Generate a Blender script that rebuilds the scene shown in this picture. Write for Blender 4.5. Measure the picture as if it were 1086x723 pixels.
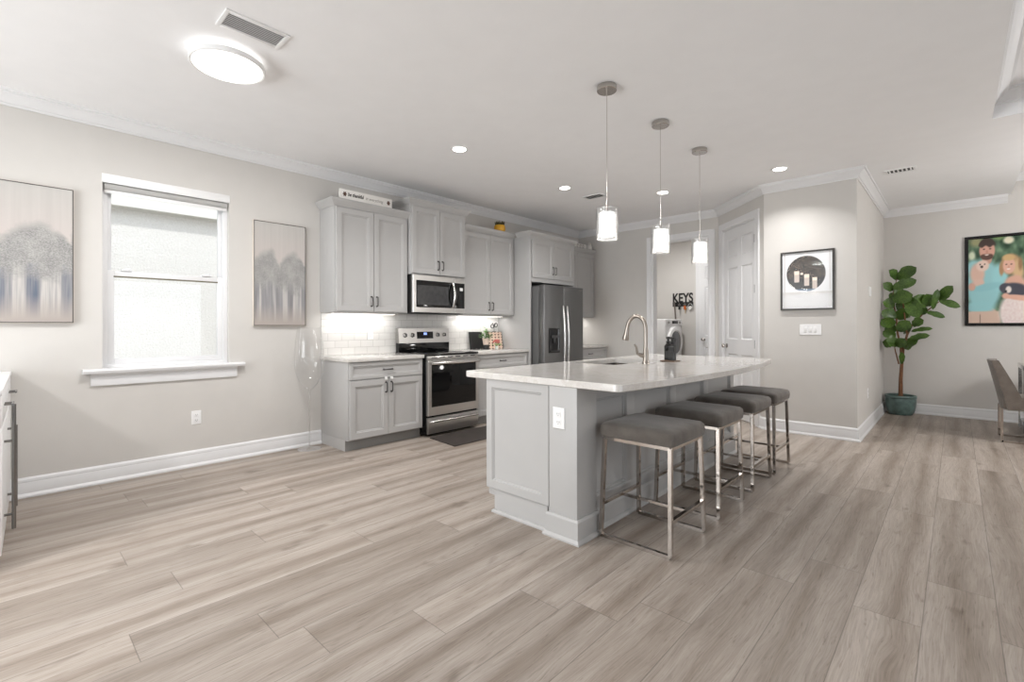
import bpy, bmesh, math, random
from mathutils import Vector, Matrix, noise
random.seed(7)
PI = math.pi
scene = bpy.context.scene
COL = scene.collection
for o in list(bpy.data.objects):
    bpy.data.objects.remove(o)

# ------------------------------------------------------------------ camera
F, YAW, PITCH, ROLL, V0, CAMH, CAMX = 505.861, 0.750452, 0.001832, -0.001561, 345.49, 1.21857, 4.89656
fw = Vector((-math.sin(YAW) * math.cos(PITCH), math.cos(YAW) * math.cos(PITCH), math.sin(PITCH)))
r0 = Vector((math.cos(YAW), math.sin(YAW), 0)); u0 = r0.cross(fw)
rr = r0 * math.cos(ROLL) + u0 * math.sin(ROLL); uu = -r0 * math.sin(ROLL) + u0 * math.cos(ROLL)
cd = bpy.data.cameras.new('camera'); cam = bpy.data.objects.new('camera', cd); COL.objects.link(cam)
cam.matrix_world = Matrix(((rr.x, uu.x, -fw.x, CAMX), (rr.y, uu.y, -fw.y, 0), (rr.z, uu.z, -fw.z, CAMH), (0, 0, 0, 1)))
cd.sensor_fit = 'HORIZONTAL'; cd.sensor_width = 36; cd.lens = 36 * F / 1086
cd.shift_y = (V0 - 361.5) / 1086; cd.clip_start = 0.02; cd.clip_end = 100
scene.camera = cam

# ------------------------------------------------------------------ light and exposure
scene.view_settings.view_transform = 'Standard'; scene.view_settings.look = 'None'
scene.view_settings.gamma = 1; scene.view_settings.use_curve_mapping = False
scene.view_settings.exposure = -0.1
scene.cycles.use_denoising = True
scene.cycles.max_bounces = 10; scene.cycles.diffuse_bounces = 6; scene.cycles.transparent_max_bounces = 16
scene.cycles.caustics_reflective = False; scene.cycles.caustics_refractive = False
scene.cycles.sample_clamp_indirect = 6
w = bpy.data.worlds.new('sky'); scene.world = w; w.use_nodes = True
w.node_tree.nodes['Background'].inputs[0].default_value = (0.86, 0.93, 1.0, 1)
w.node_tree.nodes['Background'].inputs[1].default_value = 2.2
sl = bpy.data.lights.new('sun', 'SUN'); sl.energy = 2.0; sl.angle = 0.03; sl.color = (1, .98, .95)
so = bpy.data.objects.new('sun', sl); COL.objects.link(so)
so.rotation_euler = Vector((-1, .3, -1.5)).to_track_quat('-Z', 'Y').to_euler()

def area(name, loc, direction, sx, sy, power, color=(1, 1, 1), shape='RECTANGLE', spread=PI):
    l = bpy.data.lights.new(name, 'AREA'); l.shape = shape; l.size = sx; l.size_y = sy
    l.energy = power; l.color = color; l.spread = spread
    o = bpy.data.objects.new(name, l); COL.objects.link(o); o.location = loc
    o.rotation_euler = Vector(direction).to_track_quat('-Z', 'Y').to_euler()
    return o
# area lights added as daylight fill at unseen openings behind and right of viewer
area('rear_daylight_fill', (2.2, -3.55, 1.15), (0, 1, .55), 2.7, 2.2, 150, (.96, .99, 1))
area('side_fill_light', (8.9, 1.5, 1.15), (-1, 0, .9), 4.0, 2.2, 12, (.985, .995, 1))
# the ceiling lights of the living room behind the viewer
area('living_ceiling_light', (2.3, -2.2, 2.84), (0, 0, -1), .36, .36, 76, (1, .986, .97), 'DISK')
dl = bpy.data.lights.new('dining_fill_lamp', 'POINT'); dl.energy = 120; dl.shadow_soft_size = .25; dl.color = (1, .975, .95)  # unseen point light added to brighten the dining wall
do = bpy.data.objects.new('dining_fill_lamp', dl); COL.objects.link(do); do.location = (7.0, 6.6, 2.0)
area('laundry_light', (1.25, 7.75, 2.82), (0, 0, -1), .3, .3, 24, (1, .986, .97), 'DISK')

# ------------------------------------------------------------------ materials
def lin(c):
    return tuple(((v / 255) / 12.92 if v / 255 <= .04045 else ((v / 255 + .055) / 1.055) ** 2.4) for v in c) + (1,)
class NT:
    def __init__(s, name):
        s.m = bpy.data.materials.new(name); s.m.use_nodes = True; s.t = s.m.node_tree
        s.b = s.t.nodes['Principled BSDF']; s.out = s.t.nodes['Material Output']
    def n(s, typ, ins=None, **kw):
        nd = s.t.nodes.new(typ)
        for k, v in kw.items(): setattr(nd, k, v)
        for k, v in (ins or {}).items(): s.set(nd, k, v)
        return nd
    def set(s, nd, k, v):
        if isinstance(v, bpy.types.NodeSocket): s.t.links.new(v, nd.inputs[k])
        elif isinstance(v, bpy.types.Node): s.t.links.new(v.outputs[0], nd.inputs[k])
        else: nd.inputs[k].default_value = v
    def math(s, op, a, b=None, c=None):
        ins = {0: a}
        if b is not None: ins[1] = b
        if c is not None: ins[2] = c
        return s.n('ShaderNodeMath', ins, operation=op).outputs[0]
    def coord(s, which='Object'):
        return s.n('ShaderNodeTexCoord').outputs[which]
    def mapping(s, vec, scale=(1, 1, 1), loc=(0, 0, 0)):
        return s.n('ShaderNodeMapping', {'Vector': vec, 'Scale': scale, 'Location': loc}).outputs[0]
    def noise(s, vec, scale, detail=3, rough=.5):
        return s.n('ShaderNodeTexNoise', {'Vector': vec, 'Scale': scale, 'Detail': detail, 'Roughness': rough}).outputs[0]
    def ramp(s, fac, stops, interp='LINEAR'):
        nd = s.n('ShaderNodeValToRGB', {0: fac}); cr = nd.color_ramp; cr.interpolation = interp
        while len(cr.elements) < len(stops): cr.elements.new(.5)
        for e, (p, c) in zip(cr.elements, stops): e.position = p; e.color = c
        return nd.outputs[0]
    def mix(s, fac, a, b, blend='MIX'):
        nd = s.n('ShaderNodeMix', data_type='RGBA', blend_type=blend)
        s.set(nd, 0, fac); s.set(nd, 6, a); s.set(nd, 7, b)
        return nd.outputs[2]
    def bump(s, h, strength, dist=.002):
        nd = s.n('ShaderNodeBump', {'Height': h, 'Strength': strength, 'Distance': dist}); s.t.links.new(nd.outputs[0], s.b.inputs['Normal'])
def P(name, rgb, rough=.5, metal=0, var=.04, vs=6, bump=0, bs=120, spec=.5, coat=0, stretch=(1, 1, 1)):
    t = NT(name); c = lin(rgb); vec = t.mapping(t.coord(), stretch)
    nz = t.noise(vec, vs, 3)
    d = tuple(v * (1 - var) for v in c[:3]) + (1,); e = tuple(min(1, v * (1 + var)) for v in c[:3]) + (1,)
    t.set(t.b, 'Base Color', t.ramp(nz, [(.3, d), (.7, e)]))
    t.b.inputs['Roughness'].default_value = rough; t.b.inputs['Metallic'].default_value = metal
    t.b.inputs['Specular IOR Level'].default_value = spec; t.b.inputs['Coat Weight'].default_value = coat
    if bump: t.bump(t.noise(vec, bs, 2), bump)
    return t.m
def EM(name, rgb, strength):
    t = NT(name); nz = t.noise(t.coord(), 30)
    c = lin(rgb)
    t.b.inputs['Base Color'].default_value = (.8, .8, .8, 1)
    t.set(t.b, 'Emission Color', t.ramp(nz, [(.2, tuple(v * .97 for v in c[:3]) + (1,)), (.8, c)]))
    t.b.inputs['Emission Strength'].default_value = strength
    return t.m
def GLASSY(name, tint=(1, 1, 1, 1), rough=0.0, bump=0, bs=60, f0=.04, scale=1.0):
    t = NT(name)
    tr = t.n('ShaderNodeBsdfTransparent', {0: tint}); gl = t.n('ShaderNodeBsdfGlossy', {0: (1, 1, 1, 1), 'Roughness': rough})
    fr = t.n('ShaderNodeLayerWeight', {0: .5})
    fac = t.math('ADD', t.math('MULTIPLY', t.math('POWER', fr.outputs[1], 3.0), scale), f0)
    if bump:
        bp = t.n('ShaderNodeBump', {'Height': t.noise(t.coord(), bs, 1), 'Strength': bump, 'Distance': .004})
        t.t.links.new(bp.outputs[0], gl.inputs['Normal'])
    mx = t.n('ShaderNodeMixShader'); t.set(mx, 0, t.math('MINIMUM', fac, 1.0)); t.set(mx, 1, tr); t.set(mx, 2, gl)
    t.t.links.new(mx.outputs[0], t.out.inputs[0])
    return t.m
def pend_mat():
    t = NT('pendant_lamp_glow'); sep = t.n('ShaderNodeSeparateXYZ', {0: t.coord()})
    a = t.math('MULTIPLY', t.math('ARCTAN2', sep.outputs[1], sep.outputs[0]), 9.0)
    rw = t.math('ABSOLUTE', t.math('SINE', t.math('ADD', t.math('MULTIPLY', sep.outputs[2], 170.0), t.math('MULTIPLY', t.math('ABSOLUTE', t.math('SINE', a)), .9))))
    t.b.inputs['Base Color'].default_value = (.12, .12, .12, 1)
    t.set(t.b, 'Emission Color', t.ramp(rw, [(.0, (.3, .29, .28, 1)), (.5, (1, .985, .96, 1))])); t.b.inputs['Emission Strength'].default_value = 2.0
    return t.m
def floor_mat():
    t = NT('plank_floor'); sep = t.n('ShaderNodeSeparateXYZ', {0: t.coord()}); x, y = sep.outputs[0], sep.outputs[1]
    W, L = .23, 1.52
    u = t.math('DIVIDE', t.math('SUBTRACT', x, .19), W); i = t.math('FLOOR', u); fu = t.math('FRACT', u)
    rnd = t.n('ShaderNodeTexWhiteNoise', {'W': i}, noise_dimensions='1D').outputs[0]
    v = t.math('DIVIDE', t.math('ADD', y, t.math('MULTIPLY', rnd, 6.1)), L); j = t.math('FLOOR', v); fv = t.math('FRACT', v)
    vec2 = t.n('ShaderNodeCombineXYZ', {0: i, 1: j, 2: 3.7})
    r2n = t.n('ShaderNodeTexWhiteNoise', {'Vector': vec2}, noise_dimensions='3D'); r2 = r2n.outputs[0]
    gx = t.math('ADD', x, t.math('MULTIPLY', r2, 17.0)); gy = t.math('ADD', y, t.math('MULTIPLY', r2, 41.0))
    g = t.n('ShaderNodeCombineXYZ', {0: gx, 1: gy, 2: 0})
    warp = t.noise(t.mapping(g, (5, 1.3, 1)), 1.0, 2)
    gx2 = t.math('ADD', gx, t.math('MULTIPLY', warp, .10))
    g2 = t.n('ShaderNodeCombineXYZ', {0: gx2, 1: gy, 2: 0})
    band = t.noise(t.mapping(g2, (13, .75, 1)), 1.0, 4, .6)
    fine = t.noise(t.mapping(g2, (170, 5, 1)), 1.0, 4, .65)
    cen = t.math('SUBTRACT', 1.0, t.math('MULTIPLY', t.math('ABSOLUTE', t.math('SUBTRACT', fu, t.math('ADD', .3, t.math('MULTIPLY', r2, .4)))), 2.6))
    cloud = t.math('MULTIPLY', t.math('MAXIMUM', cen, 0.0), t.noise(t.mapping(g, (9, 1.1, 1)), 1.0, 4, .7))
    fleck = t.noise(t.mapping(g2, (95, 7, 1)), 1.0, 3, .7)
    knot = t.noise(t.mapping(g, (7, 2.5, 1)), 1.0, 3, .6)
    c = t.ramp(band, [(.22, lin((146, 134, 124))), (.42, lin((168, 157, 147))), (.6, lin((181, 171, 162))), (.85, lin((193, 184, 176)))])
    c = t.mix(.75, c, t.ramp(fine, [(.25, (.56, .54, .52, 1)), (.6, (1, 1, 1, 1))]), 'MULTIPLY')
    c = t.mix(.9, c, t.ramp(cloud, [(.12, (1, 1, 1, 1)), (.55, (.66, .62, .58, 1))]), 'MULTIPLY')
    c = t.mix(.8, c, t.ramp(fleck, [(.28, (.6, .56, .52, 1)), (.42, (1, 1, 1, 1))]), 'MULTIPLY')
    c = t.mix(.8, c, t.ramp(knot, [(.24, (.5, .46, .42, 1)), (.36, (1, 1, 1, 1))]), 'MULTIPLY')
    c = t.mix(1.0, c, t.ramp(r2, [(0, (.84, .83, .82, 1)), (.5, (.95, .95, .95, 1)), (1, (1.05, 1.05, 1.05, 1))]), 'MULTIPLY')
    eu = t.math('MULTIPLY', t.math('MINIMUM', fu, t.math('SUBTRACT', 1.0, fu)), W)
    ev = t.math('MULTIPLY', t.math('MINIMUM', fv, t.math('SUBTRACT', 1.0, fv)), L)
    e = t.math('MINIMUM', eu, ev)
    gr = t.n('ShaderNodeMapRange', {0: e, 1: .0006, 2: .0026, 3: .58, 4: 1.0}).outputs[0]
    grc = t.n('ShaderNodeCombineColor', {0: gr, 1: gr, 2: gr})
    c = t.mix(1.0, c, grc.outputs[0], 'MULTIPLY')
    t.set(t.b, 'Base Color', c)
    t.set(t.b, 'Roughness', t.n('ShaderNodeMapRange', {0: fine, 3: .36, 4: .5}).outputs[0])
    t.b.inputs['Specular IOR Level'].default_value = .4
    t.bump(t.math('ADD', gr, t.math('MULTIPLY', fine, .25)), .25, .002)
    return t.m
def tile_mat():
    t = NT('subway_tile'); sep = t.n('ShaderNodeSeparateXYZ', {0: t.coord()})
    vec = t.n('ShaderNodeCombineXYZ', {0: sep.outputs[1], 1: sep.outputs[2], 2: 0})
    b = t.n('ShaderNodeTexBrick', {'Vector': vec, 'Color1': lin((222, 220, 217)), 'Color2': lin((214, 212, 209)), 'Mortar': lin((186, 183, 179)),
            'Scale': 1.0, 'Mortar Size': .0022, 'Mortar Smooth': .3, 'Brick Width': .153, 'Row Height': .0765})
    t.set(t.b, 'Base Color', b.outputs[0]); t.b.inputs['Roughness'].default_value = .18
    t.bump(t.math('SUBTRACT', 1.0, b.outputs[1]), .5, .002)
    return t.m
def quartz_mat():
    t = NT('white_quartz'); v = t.coord()
    n1 = t.noise(v, 3.0, 6, .65); n2 = t.noise(v, 160, 2)
    c = t.ramp(n1, [(.35, lin((208, 205, 201))), (.47, lin((217, 214, 210))), (.5, lin((209, 205, 200))), (.54, lin((219, 216, 213))), (.7, lin((211, 208, 204)))])
    c = t.mix(.3, c, t.ramp(n2, [(.4, (.78, .76, .74, 1)), (.55, (1, 1, 1, 1))]), 'MULTIPLY')
    t.set(t.b, 'Base Color', c); t.b.inputs['Roughness'].default_value = .09; t.b.inputs['Specular IOR Level'].default_value = .6
    return t.m
def steel_mat(name, rgb, rough, along):
    t = NT(name); sc = [400, 400, 400]; sc[along] = 4
    n1 = t.noise(t.mapping(t.coord(), tuple(sc)), 1.0, 2)
    c = lin(rgb)
    t.set(t.b, 'Base Color', t.ramp(n1, [(.3, tuple(q * .9 for q in c[:3]) + (1,)), (.7, c)]))
    t.b.inputs['Metallic'].default_value = 1
    t.set(t.b, 'Roughness', t.n('ShaderNodeMapRange', {0: n1, 3: rough - .05, 4: rough + .05}).outputs[0])
    return t.m
def painting_mat(name, seed, blue):
    t = NT(name); sep = t.n('ShaderNodeSeparateXYZ', {0: t.coord('Generated')}); u, v = sep.outputs[1], sep.outputs[2]
    uw = t.n('ShaderNodeCombineXYZ', {0: u, 1: seed, 2: 0})
    top = t.noise(t.mapping(uw, (4.6, 1, 1)), 1.0, 1, .35)
    uv = t.n('ShaderNodeCombineXYZ', {0: u, 1: v, 2: seed})
    spk = t.noise(t.mapping(uv, (70, 130, 1)), 1.0, 3, .7)
    blob = t.noise(t.mapping(uv, (5, 8, 1)), 1.0, 3, .6)
    str_ = t.noise(t.mapping(uv, (15, .7, 1)), 1.0, 3, .6)
    haze = t.noise(t.mapping(uv, (24, 1.2, 1)), 1.0, 2)
    sky = t.mix(t.n('ShaderNodeMapRange', {0: v, 1: .62, 2: 1.0}).outputs[0], lin((196, 188, 184)), lin((190, 187, 183)))
    sky = t.mix(.5, sky, t.ramp(haze, [(.3, (.86, .86, .86, 1)), (.7, (1, 1, 1, 1))]), 'MULTIPLY')
    trees = t.mix(.6, t.ramp(spk, [(.38, lin((112, 112, 112))), (.62, lin((192, 190, 187)))]), t.ramp(blob, [(.3, lin((132, 131, 130))), (.7, lin((172, 170, 167)))]))
    lobe = t.math('POWER', t.math('ABSOLUTE', t.math('SINE', t.math('ADD', t.math('ADD', t.math('MULTIPLY', u, 6.2), seed), t.math('MULTIPLY', t.math('SUBTRACT', blob, .5), 1.6)))), .6)
    edge = t.math('ADD', .585, t.math('ADD', t.math('MULTIPLY', lobe, .14), t.math('MULTIPLY', t.math('SUBTRACT', top, .5), .12))); edge = t.math('ADD', edge, t.math('MULTIPLY', t.math('SUBTRACT', spk, .5), .10))
    m1 = t.n('ShaderNodeMapRange', {0: t.math('SUBTRACT', v, edge), 1: -.035, 2: .03}).outputs[0]
    c = t.mix(m1, trees, sky)
    streak = t.ramp(str_, [(.32, lin(blue)), (.48, lin((146, 145, 147))), (.62, lin((192, 188, 184))), (.8, lin((138, 138, 142)))])
    streak = t.mix(t.n('ShaderNodeMapRange', {0: v, 1: .2, 2: .02}).outputs[0], streak, lin((170, 161, 155)))
    low = t.math('ADD', .38, t.math('MULTIPLY', t.math('SUBTRACT', blob, .5), .35))
    m2 = t.n('ShaderNodeMapRange', {0: t.math('SUBTRACT', v, low), 1: -.06, 2: .05}).outputs[0]
    c = t.mix(m2, streak, c)
    t.set(t.b, 'Base Color', c); t.b.inputs['Roughness'].default_value = .7
    t.bump(spk, .15)
    return t.m
def attr_mat(name, rough=.3):
    t = NT(name); a = t.n('ShaderNodeAttribute', attribute_name='Col'); nz = t.noise(t.coord(), 300, 1)
    t.set(t.b, 'Base Color', t.mix(.12, a.outputs[0], t.ramp(nz, [(.3, (.85, .85, .85, 1)), (.7, (1, 1, 1, 1))]), 'MULTIPLY'))
    t.b.inputs['Roughness'].default_value = rough
    return t.m
def stucco_mat():
    t = NT('stucco'); nz = t.noise(t.coord(), 45, 4, .65)
    t.set(t.b, 'Base Color', t.ramp(nz, [(.3, lin((232, 229, 224))), (.7, lin((244, 242, 238)))])); t.b.inputs['Roughness'].default_value = .9
    t.bump(nz, .8, .02)
    return t.m
def fabric_mat(name, rgb, rgb2, scale=9):
    t = NT(name); v = t.coord(); a = t.noise(v, scale, 4, .65); b = t.noise(v, 420, 2)
    c = t.ramp(a, [(.3, lin(rgb)), (.7, lin(rgb2))]); c = t.mix(.5, c, t.ramp(b, [(.3, (.75, .75, .75, 1)), (.7, (1, 1, 1, 1))]), 'MULTIPLY')
    t.set(t.b, 'Base Color', c); t.b.inputs['Roughness'].default_value = .85; t.b.inputs['Sheen Weight'].default_value = .25
    t.b.inputs['Specular IOR Level'].default_value = .25
    t.bump(b, .3, .001)
    return t.m
def leaf_mat():
    t = NT('fig_leaf'); v = t.coord(); a = t.noise(v, 9, 3); b = t.noise(v, 60, 2)
    c = t.mix(.35, t.ramp(a, [(.3, lin((42, 68, 26))), (.7, lin((86, 118, 46)))]), t.ramp(b, [(.35, lin((48, 74, 30))), (.65, lin((100, 132, 58)))]))
    t.set(t.b, 'Base Color', c); t.b.inputs['Roughness'].default_value = .35; t.bump(b, .3, .003)
    return t.m
def board_mat():
    t = NT('patterned_board'); sep = t.n('ShaderNodeSeparateXYZ', {0: t.coord('Generated')})
    u = t.math('FRACT', t.math('MULTIPLY', sep.outputs[1], 4.0)); v = t.math('FRACT', t.math('MULTIPLY', sep.outputs[2], 6.0))
    d = t.math('ADD', t.math('ABSOLUTE', t.math('SUBTRACT', u, .5)), t.math('ABSOLUTE', t.math('SUBTRACT', v, .5)))
    c = t.ramp(d, [(.0, lin((205, 150, 130))), (.16, lin((232, 206, 186))), (.62, lin((234, 208, 188))), (.7, lin((92, 62, 54)))], 'LINEAR')
    t.set(t.b, 'Base Color', c); t.b.inputs['Roughness'].default_value = .6
    return t.m
M = dict(
    wall=P('greige_wall_paint', (206, 203, 199), .75, var=.012, bump=.08, bs=90, spec=.25),
    ceil=P('white_ceiling_paint', (240, 240, 241), .85, var=.01, bump=.08, bs=70, spec=.2),
    trim=P('white_trim_paint', (226, 226, 227), .4, var=.01, spec=.4),
    cab=P('grey_cabinet_paint', (180, 179, 178), .42, var=.012, spec=.4),
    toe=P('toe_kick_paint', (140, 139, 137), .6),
    floor=floor_mat(), tile=tile_mat(), quartz=quartz_mat(), stucco=stucco_mat(),
    steel=steel_mat('brushed_steel', (200, 198, 195), .3, 1), steelz=steel_mat('brushed_steel_upright', (134, 134, 134), .38, 2),
    steelh=steel_mat('handle_steel', (215, 213, 210), .22, 2),
    chrome=P('chrome', (190, 183, 177), .1, 1, var=.02), nickel=P('brushed_nickel', (196, 191, 186), .24, 1, var=.03),
    faucetm=P('faucet_nickel', (158, 150, 142), .28, 1, var=.03), darkchrome=P('dark_chrome', (132, 130, 128), .18, 1, var=.03), gasket=P('olive_gasket', (108, 102, 82), .6),
    sinksteel=P('sink_steel', (98, 90, 83), .35, 1), stemglass=GLASSY('stem_glass', (.93, .93, .93, 1), f0=.12, scale=1.0),
    pewter=P('dark_pewter', (98, 95, 93), .35, 1), hinge=P('hinge_metal', (92, 92, 92), .45, 0),
    black=P('black_gloss', (14, 14, 15), .08, var=.1), blackm=P('black_matte', (26, 25, 25), .5, var=.1),
    ovenglass=P('oven_glass', (12, 12, 13), .06, var=.1, spec=.3), cooktop=P('cooktop_glass', (24, 23, 22), .12, var=.1),
    fridgeside=P('fridge_side_grey', (92, 92, 92), .5, 0), darkgrey=P('dark_grey_plastic', (48, 48, 49), .45),
    mesh=P('microwave_window', (62, 62, 63), .12, var=.25, vs=20),
    white=P('white_plastic', (236, 236, 236), .35, var=.01), whitem=P('white_matte', (228, 226, 222), .6, var=.02),
    seat=fabric_mat('taupe_grey_velvet', (90, 84, 79), (112, 106, 100)), chairfab=fabric_mat('warm_grey_velvet', (92, 84, 77), (118, 109, 101)),
    frame_dark=P('dark_bronze_frame', (44, 40, 37), .4), frame_grey=P('dark_grey_frame', (82, 79, 77), .5), frame_light=P('pale_wood_frame', (205, 196, 187), .55),
    mat=P('mat_board', (229, 229, 229), .6, var=.01),
    teal=P('teal_glazed_pot', (88, 108, 104), .28, var=.3, vs=14, bump=.2, bs=30), soil=P('potting_soil', (70, 50, 34), .95, var=.4, vs=60, bump=.6, bs=80),
    bark=P('plant_bark', (120, 82, 56), .8, var=.2, vs=30, bump=.4, bs=60), leaf=leaf_mat(),
    herb=P('herb_leaf', (88, 138, 52), .5, var=.35, vs=40), pink=P('pink_petals', (206, 116, 108), .6, var=.2, vs=40), blush=P('blush_ceramic', (226, 204, 190), .4),
    board=board_mat(), yellow=P('yellow_ceramic', (214, 158, 34), .4), dkleaf=P('dark_sprigs', (66, 62, 34), .7, var=.4, vs=60),
    rug=P('dark_brown_mat', (52, 45, 41), .75, var=.1, bump=.3, bs=200), wood=P('dark_tray_wood', (104, 84, 66), .5, var=.2, stretch=(4, 40, 4)),
    shade=P('grey_shade_fabric', (176, 175, 173), .8), soffit=P('soffit_paint', (226, 224, 218), .8, var=.03),
    grass=P('pale_gravel', (170, 166, 158), .95, var=.3, vs=30), roof=P('roof_slab', (170, 168, 164), .9),
    gold=P('gold_key', (176, 140, 70), .3, 1), silver=P('silver_key', (180, 180, 180), .3, 1), orange=P('orange_tag', (190, 92, 30), .5),
    pole=P('broom_pole', (120, 112, 106), .4, .3), bristle=P('grey_bristles', (90, 90, 92), .9, var=.3, vs=200),
    drum=P('washer_door_glass', (58, 60, 64), .08, coat=.5), bluescreen=EM('blue_clock_display', (60, 120, 230), 1.2),
    glow=EM('flush_light_glow', (255, 252, 246), 3.5), canglow=EM('can_light_glow', (255, 250, 242), 14.0), pendglow=pend_mat(),
    ringglow=EM('backlight_glow', (255, 252, 246), 1.5),
    tubeglow=EM('cabinet_light_glow', (255, 250, 240), 5.0),
    pane=GLASSY('window_pane', f0=.03), glass=GLASSY('clear_glass', (.985, .985, .985, 1), f0=.018, scale=.7),
    crystal=GLASSY('crystal_glass', (.93, .93, .93, 1), .05, .8, 90, .14), picglass=GLASSY('picture_glass', f0=.004, scale=.12),
    p1=painting_mat('foggy_forest_blue', .25, (98, 106, 122)), p2=painting_mat('foggy_forest_beige', .15, (128, 126, 128)),
    print=attr_mat('photo_print'), darkglass=P('dark_mirror_glass', (22, 24, 28), .06, var=.2, coat=.5), bluerefl=P('blue_reflection_glass', (30, 40, 54), .06, var=.6, vs=5),  # bluerefl: dark table glass with a blue reflection painted into its colour
    ink=P('black_ink', (38, 36, 36), .6), ink2=P('grey_ink', (136, 132, 128), .6), brown=P('brown_motif', (92, 66, 56), .6),
)

# ------------------------------------------------------------------ mesh helpers
LOC = {}
class MB:
    def __init__(s): s.bm = bmesh.new(); s.mi = 0
    def face(s, vs):
        try:
            f = s.bm.faces.new(vs); f.material_index = s.mi; return f
        except ValueError: return None
    def pts(s, ps): return [s.bm.verts.new(p) for p in ps]
    def poly(s, ps): return s.face(s.pts(ps))
    def box(s, x0, x1, y0, y1, z0, z1, bev=0, seg=2):
        v = s.pts([(x, y, z) for z in (z0, z1) for y in (y0, y1) for x in (x0, x1)])
        fs = [s.face([v[i] for i in q]) for q in ((0, 2, 3, 1), (4, 5, 7, 6), (0, 1, 5, 4), (2, 6, 7, 3), (0, 4, 6, 2), (1, 3, 7, 5))]
        if bev:
            es = list({e for f in fs for e in f.edges})
            r = bmesh.ops.bevel(s.bm, geom=es, offset=bev, segments=seg, profile=.5, affect='EDGES')
            for f in r['faces']: f.material_index = s.mi
        return s
    def loft(s, loops, closed=True, cap0=True, cap1=True):
        L = [s.pts(l) for l in loops]; n = len(L[0])
        for a, b in zip(L, L[1:]):
            for i in range(n if closed else n - 1):
                s.face([a[i], a[(i + 1) % n], b[(i + 1) % n], b[i]])
        if cap0 and closed: s.face(list(reversed(L[0])))
        if cap1 and closed: s.face(L[-1])
        return s
    def rings(s, mp, a0, a1, b0, b1, rs, back=True):
        return s.loft([[mp(a0 + i, b0 + i, w), mp(a1 - i, b0 + i, w), mp(a1 - i, b1 - i, w), mp(a0 + i, b1 - i, w)] for i, w in rs], True, back, True)
    def prism(s, outline, z0, z1, bev=0):
        def ins(d, z): return [(x, y, z) for x, y in offset(outline, d)]
        if bev: return s.loft([ins(bev, z0), ins(0, z0 + bev), ins(0, z1 - bev), ins(bev, z1)])
        return s.loft([ins(0, z0), ins(0, z1)])
    def lathe(s, prof, c=(0, 0, 0), n=32, cap0=True, cap1=True, ax=2, wob=None):
        loops = []
        for k, (r, h) in enumerate(prof):
            l = []
            for i in range(n):
                a = 2 * PI * i / n; q = r if wob is None else r * wob(a, h)
                p = [q * math.cos(a), q * math.sin(a), h]
                if ax == 0: p = [p[2], p[0], p[1]]
                if ax == 1: p = [p[0], p[2], p[1]]
                l.append((c[0] + p[0], c[1] + p[1], c[2] + p[2]))
            loops.append(l)
        return s.loft(loops, True, cap0, cap1)
    def tube(s, path, r, n=10, caps=True):
        path = [Vector(p) for p in path]; rad = r if isinstance(r, (list, tuple)) else [r] * len(path)
        loops = []; up = None
        for i, p in enumerate(path):
            d = (path[min(i + 1, len(path) - 1)] - path[max(i - 1, 0)]).normalized()
            if up is None: up = Vector((0, 0, 1)) if abs(d.z) < .9 else Vector((1, 0, 0))
            a = (up - d * up.dot(d)).normalized(); b = d.cross(a); up = a
            loops.append([p + (a * math.cos(t) + b * math.sin(t)) * rad[i] for t in [2 * PI * k / n for k in range(n)]])
        return s.loft(loops, True, caps, caps)
    def bar(s, p0, p1, wa, wb, up=(0, 0, 1)):
        p0, p1 = Vector(p0), Vector(p1); d = (p1 - p0).normalized(); up = Vector(up)
        if abs(d.dot(up)) > .95: up = Vector((1, 0, 0))
        a = (up - d * up.dot(d)).normalized() * wa / 2; b = d.cross(a).normalized() * wb / 2
        return s.loft([[p + a + b, p - a + b, p - a - b, p + a - b] for p in (p0, p1)])
    def sweep(s, prof, path, mp=None, closed=False, side=1):
        """prof = (out, up) pairs, path in the plane (a, b); out is to the right of travel (side=1)"""
        mp = mp or (lambda a, b, c: (a, b, c)); n = len(path); loops = []
        for i in range(n):
            p = Vector(path[i])
            d0 = (p - Vector(path[i - 1])).normalized() if (i > 0 or closed) else None
            d1 = (Vector(path[(i + 1) % n]) - p).normalized() if (i < n - 1 or closed) else None
            d0 = d0 or d1; d1 = d1 or d0
            n0 = Vector((d0.y, -d0.x)) * side; n1 = Vector((d1.y, -d1.x)) * side
            m = (n0 + n1); m = m / max(.15, m.dot(n0)) if m.length > 1e-6 else n0
            loops.append([mp(p.x + m.x * o, p.y + m.y * o, h) for o, h in prof])
        if closed: loops.append(loops[0])
        return s.loft(loops, True, not closed, not closed)
    def grid(s, fn, nu, nv):
        V = [[s.bm.verts.new(fn(i / nu, j / nv)) for i in range(nu + 1)] for j in range(nv + 1)]
        for j in range(nv):
            for i in range(nu): s.face([V[j][i], V[j][i + 1], V[j + 1][i + 1], V[j + 1][i]])
        return V
    def build(s, name, mats, parent=None, org=None, sharp=35, smooth=True, recalc=True):
        root = parent
        while root is not None and root.parent is not None: root = root.parent
        if recalc: bmesh.ops.recalc_face_normals(s.bm, faces=s.bm.faces)
        me = bpy.data.meshes.new(name)
        off = org if org is not None else (LOC.get(root.name) if root is not None else None)
        if off is not None: bmesh.ops.translate(s.bm, verts=s.bm.verts, vec=-Vector(off))
        s.bm.to_mesh(me); s.bm.free()
        for m in (mats if isinstance(mats, (list, tuple)) else [mats]): me.materials.append(m if not isinstance(m, str) else M[m])
        if smooth:
            me.polygons.foreach_set('use_smooth', [True] * len(me.polygons)); me.set_sharp_from_angle(angle=math.radians(sharp))
        o = bpy.data.objects.new(name, me); COL.objects.link(o)
        if parent is not None: o.parent = parent
        elif org is not None: o.location = org; LOC[o.name] = Vector(org)
        return o
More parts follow.
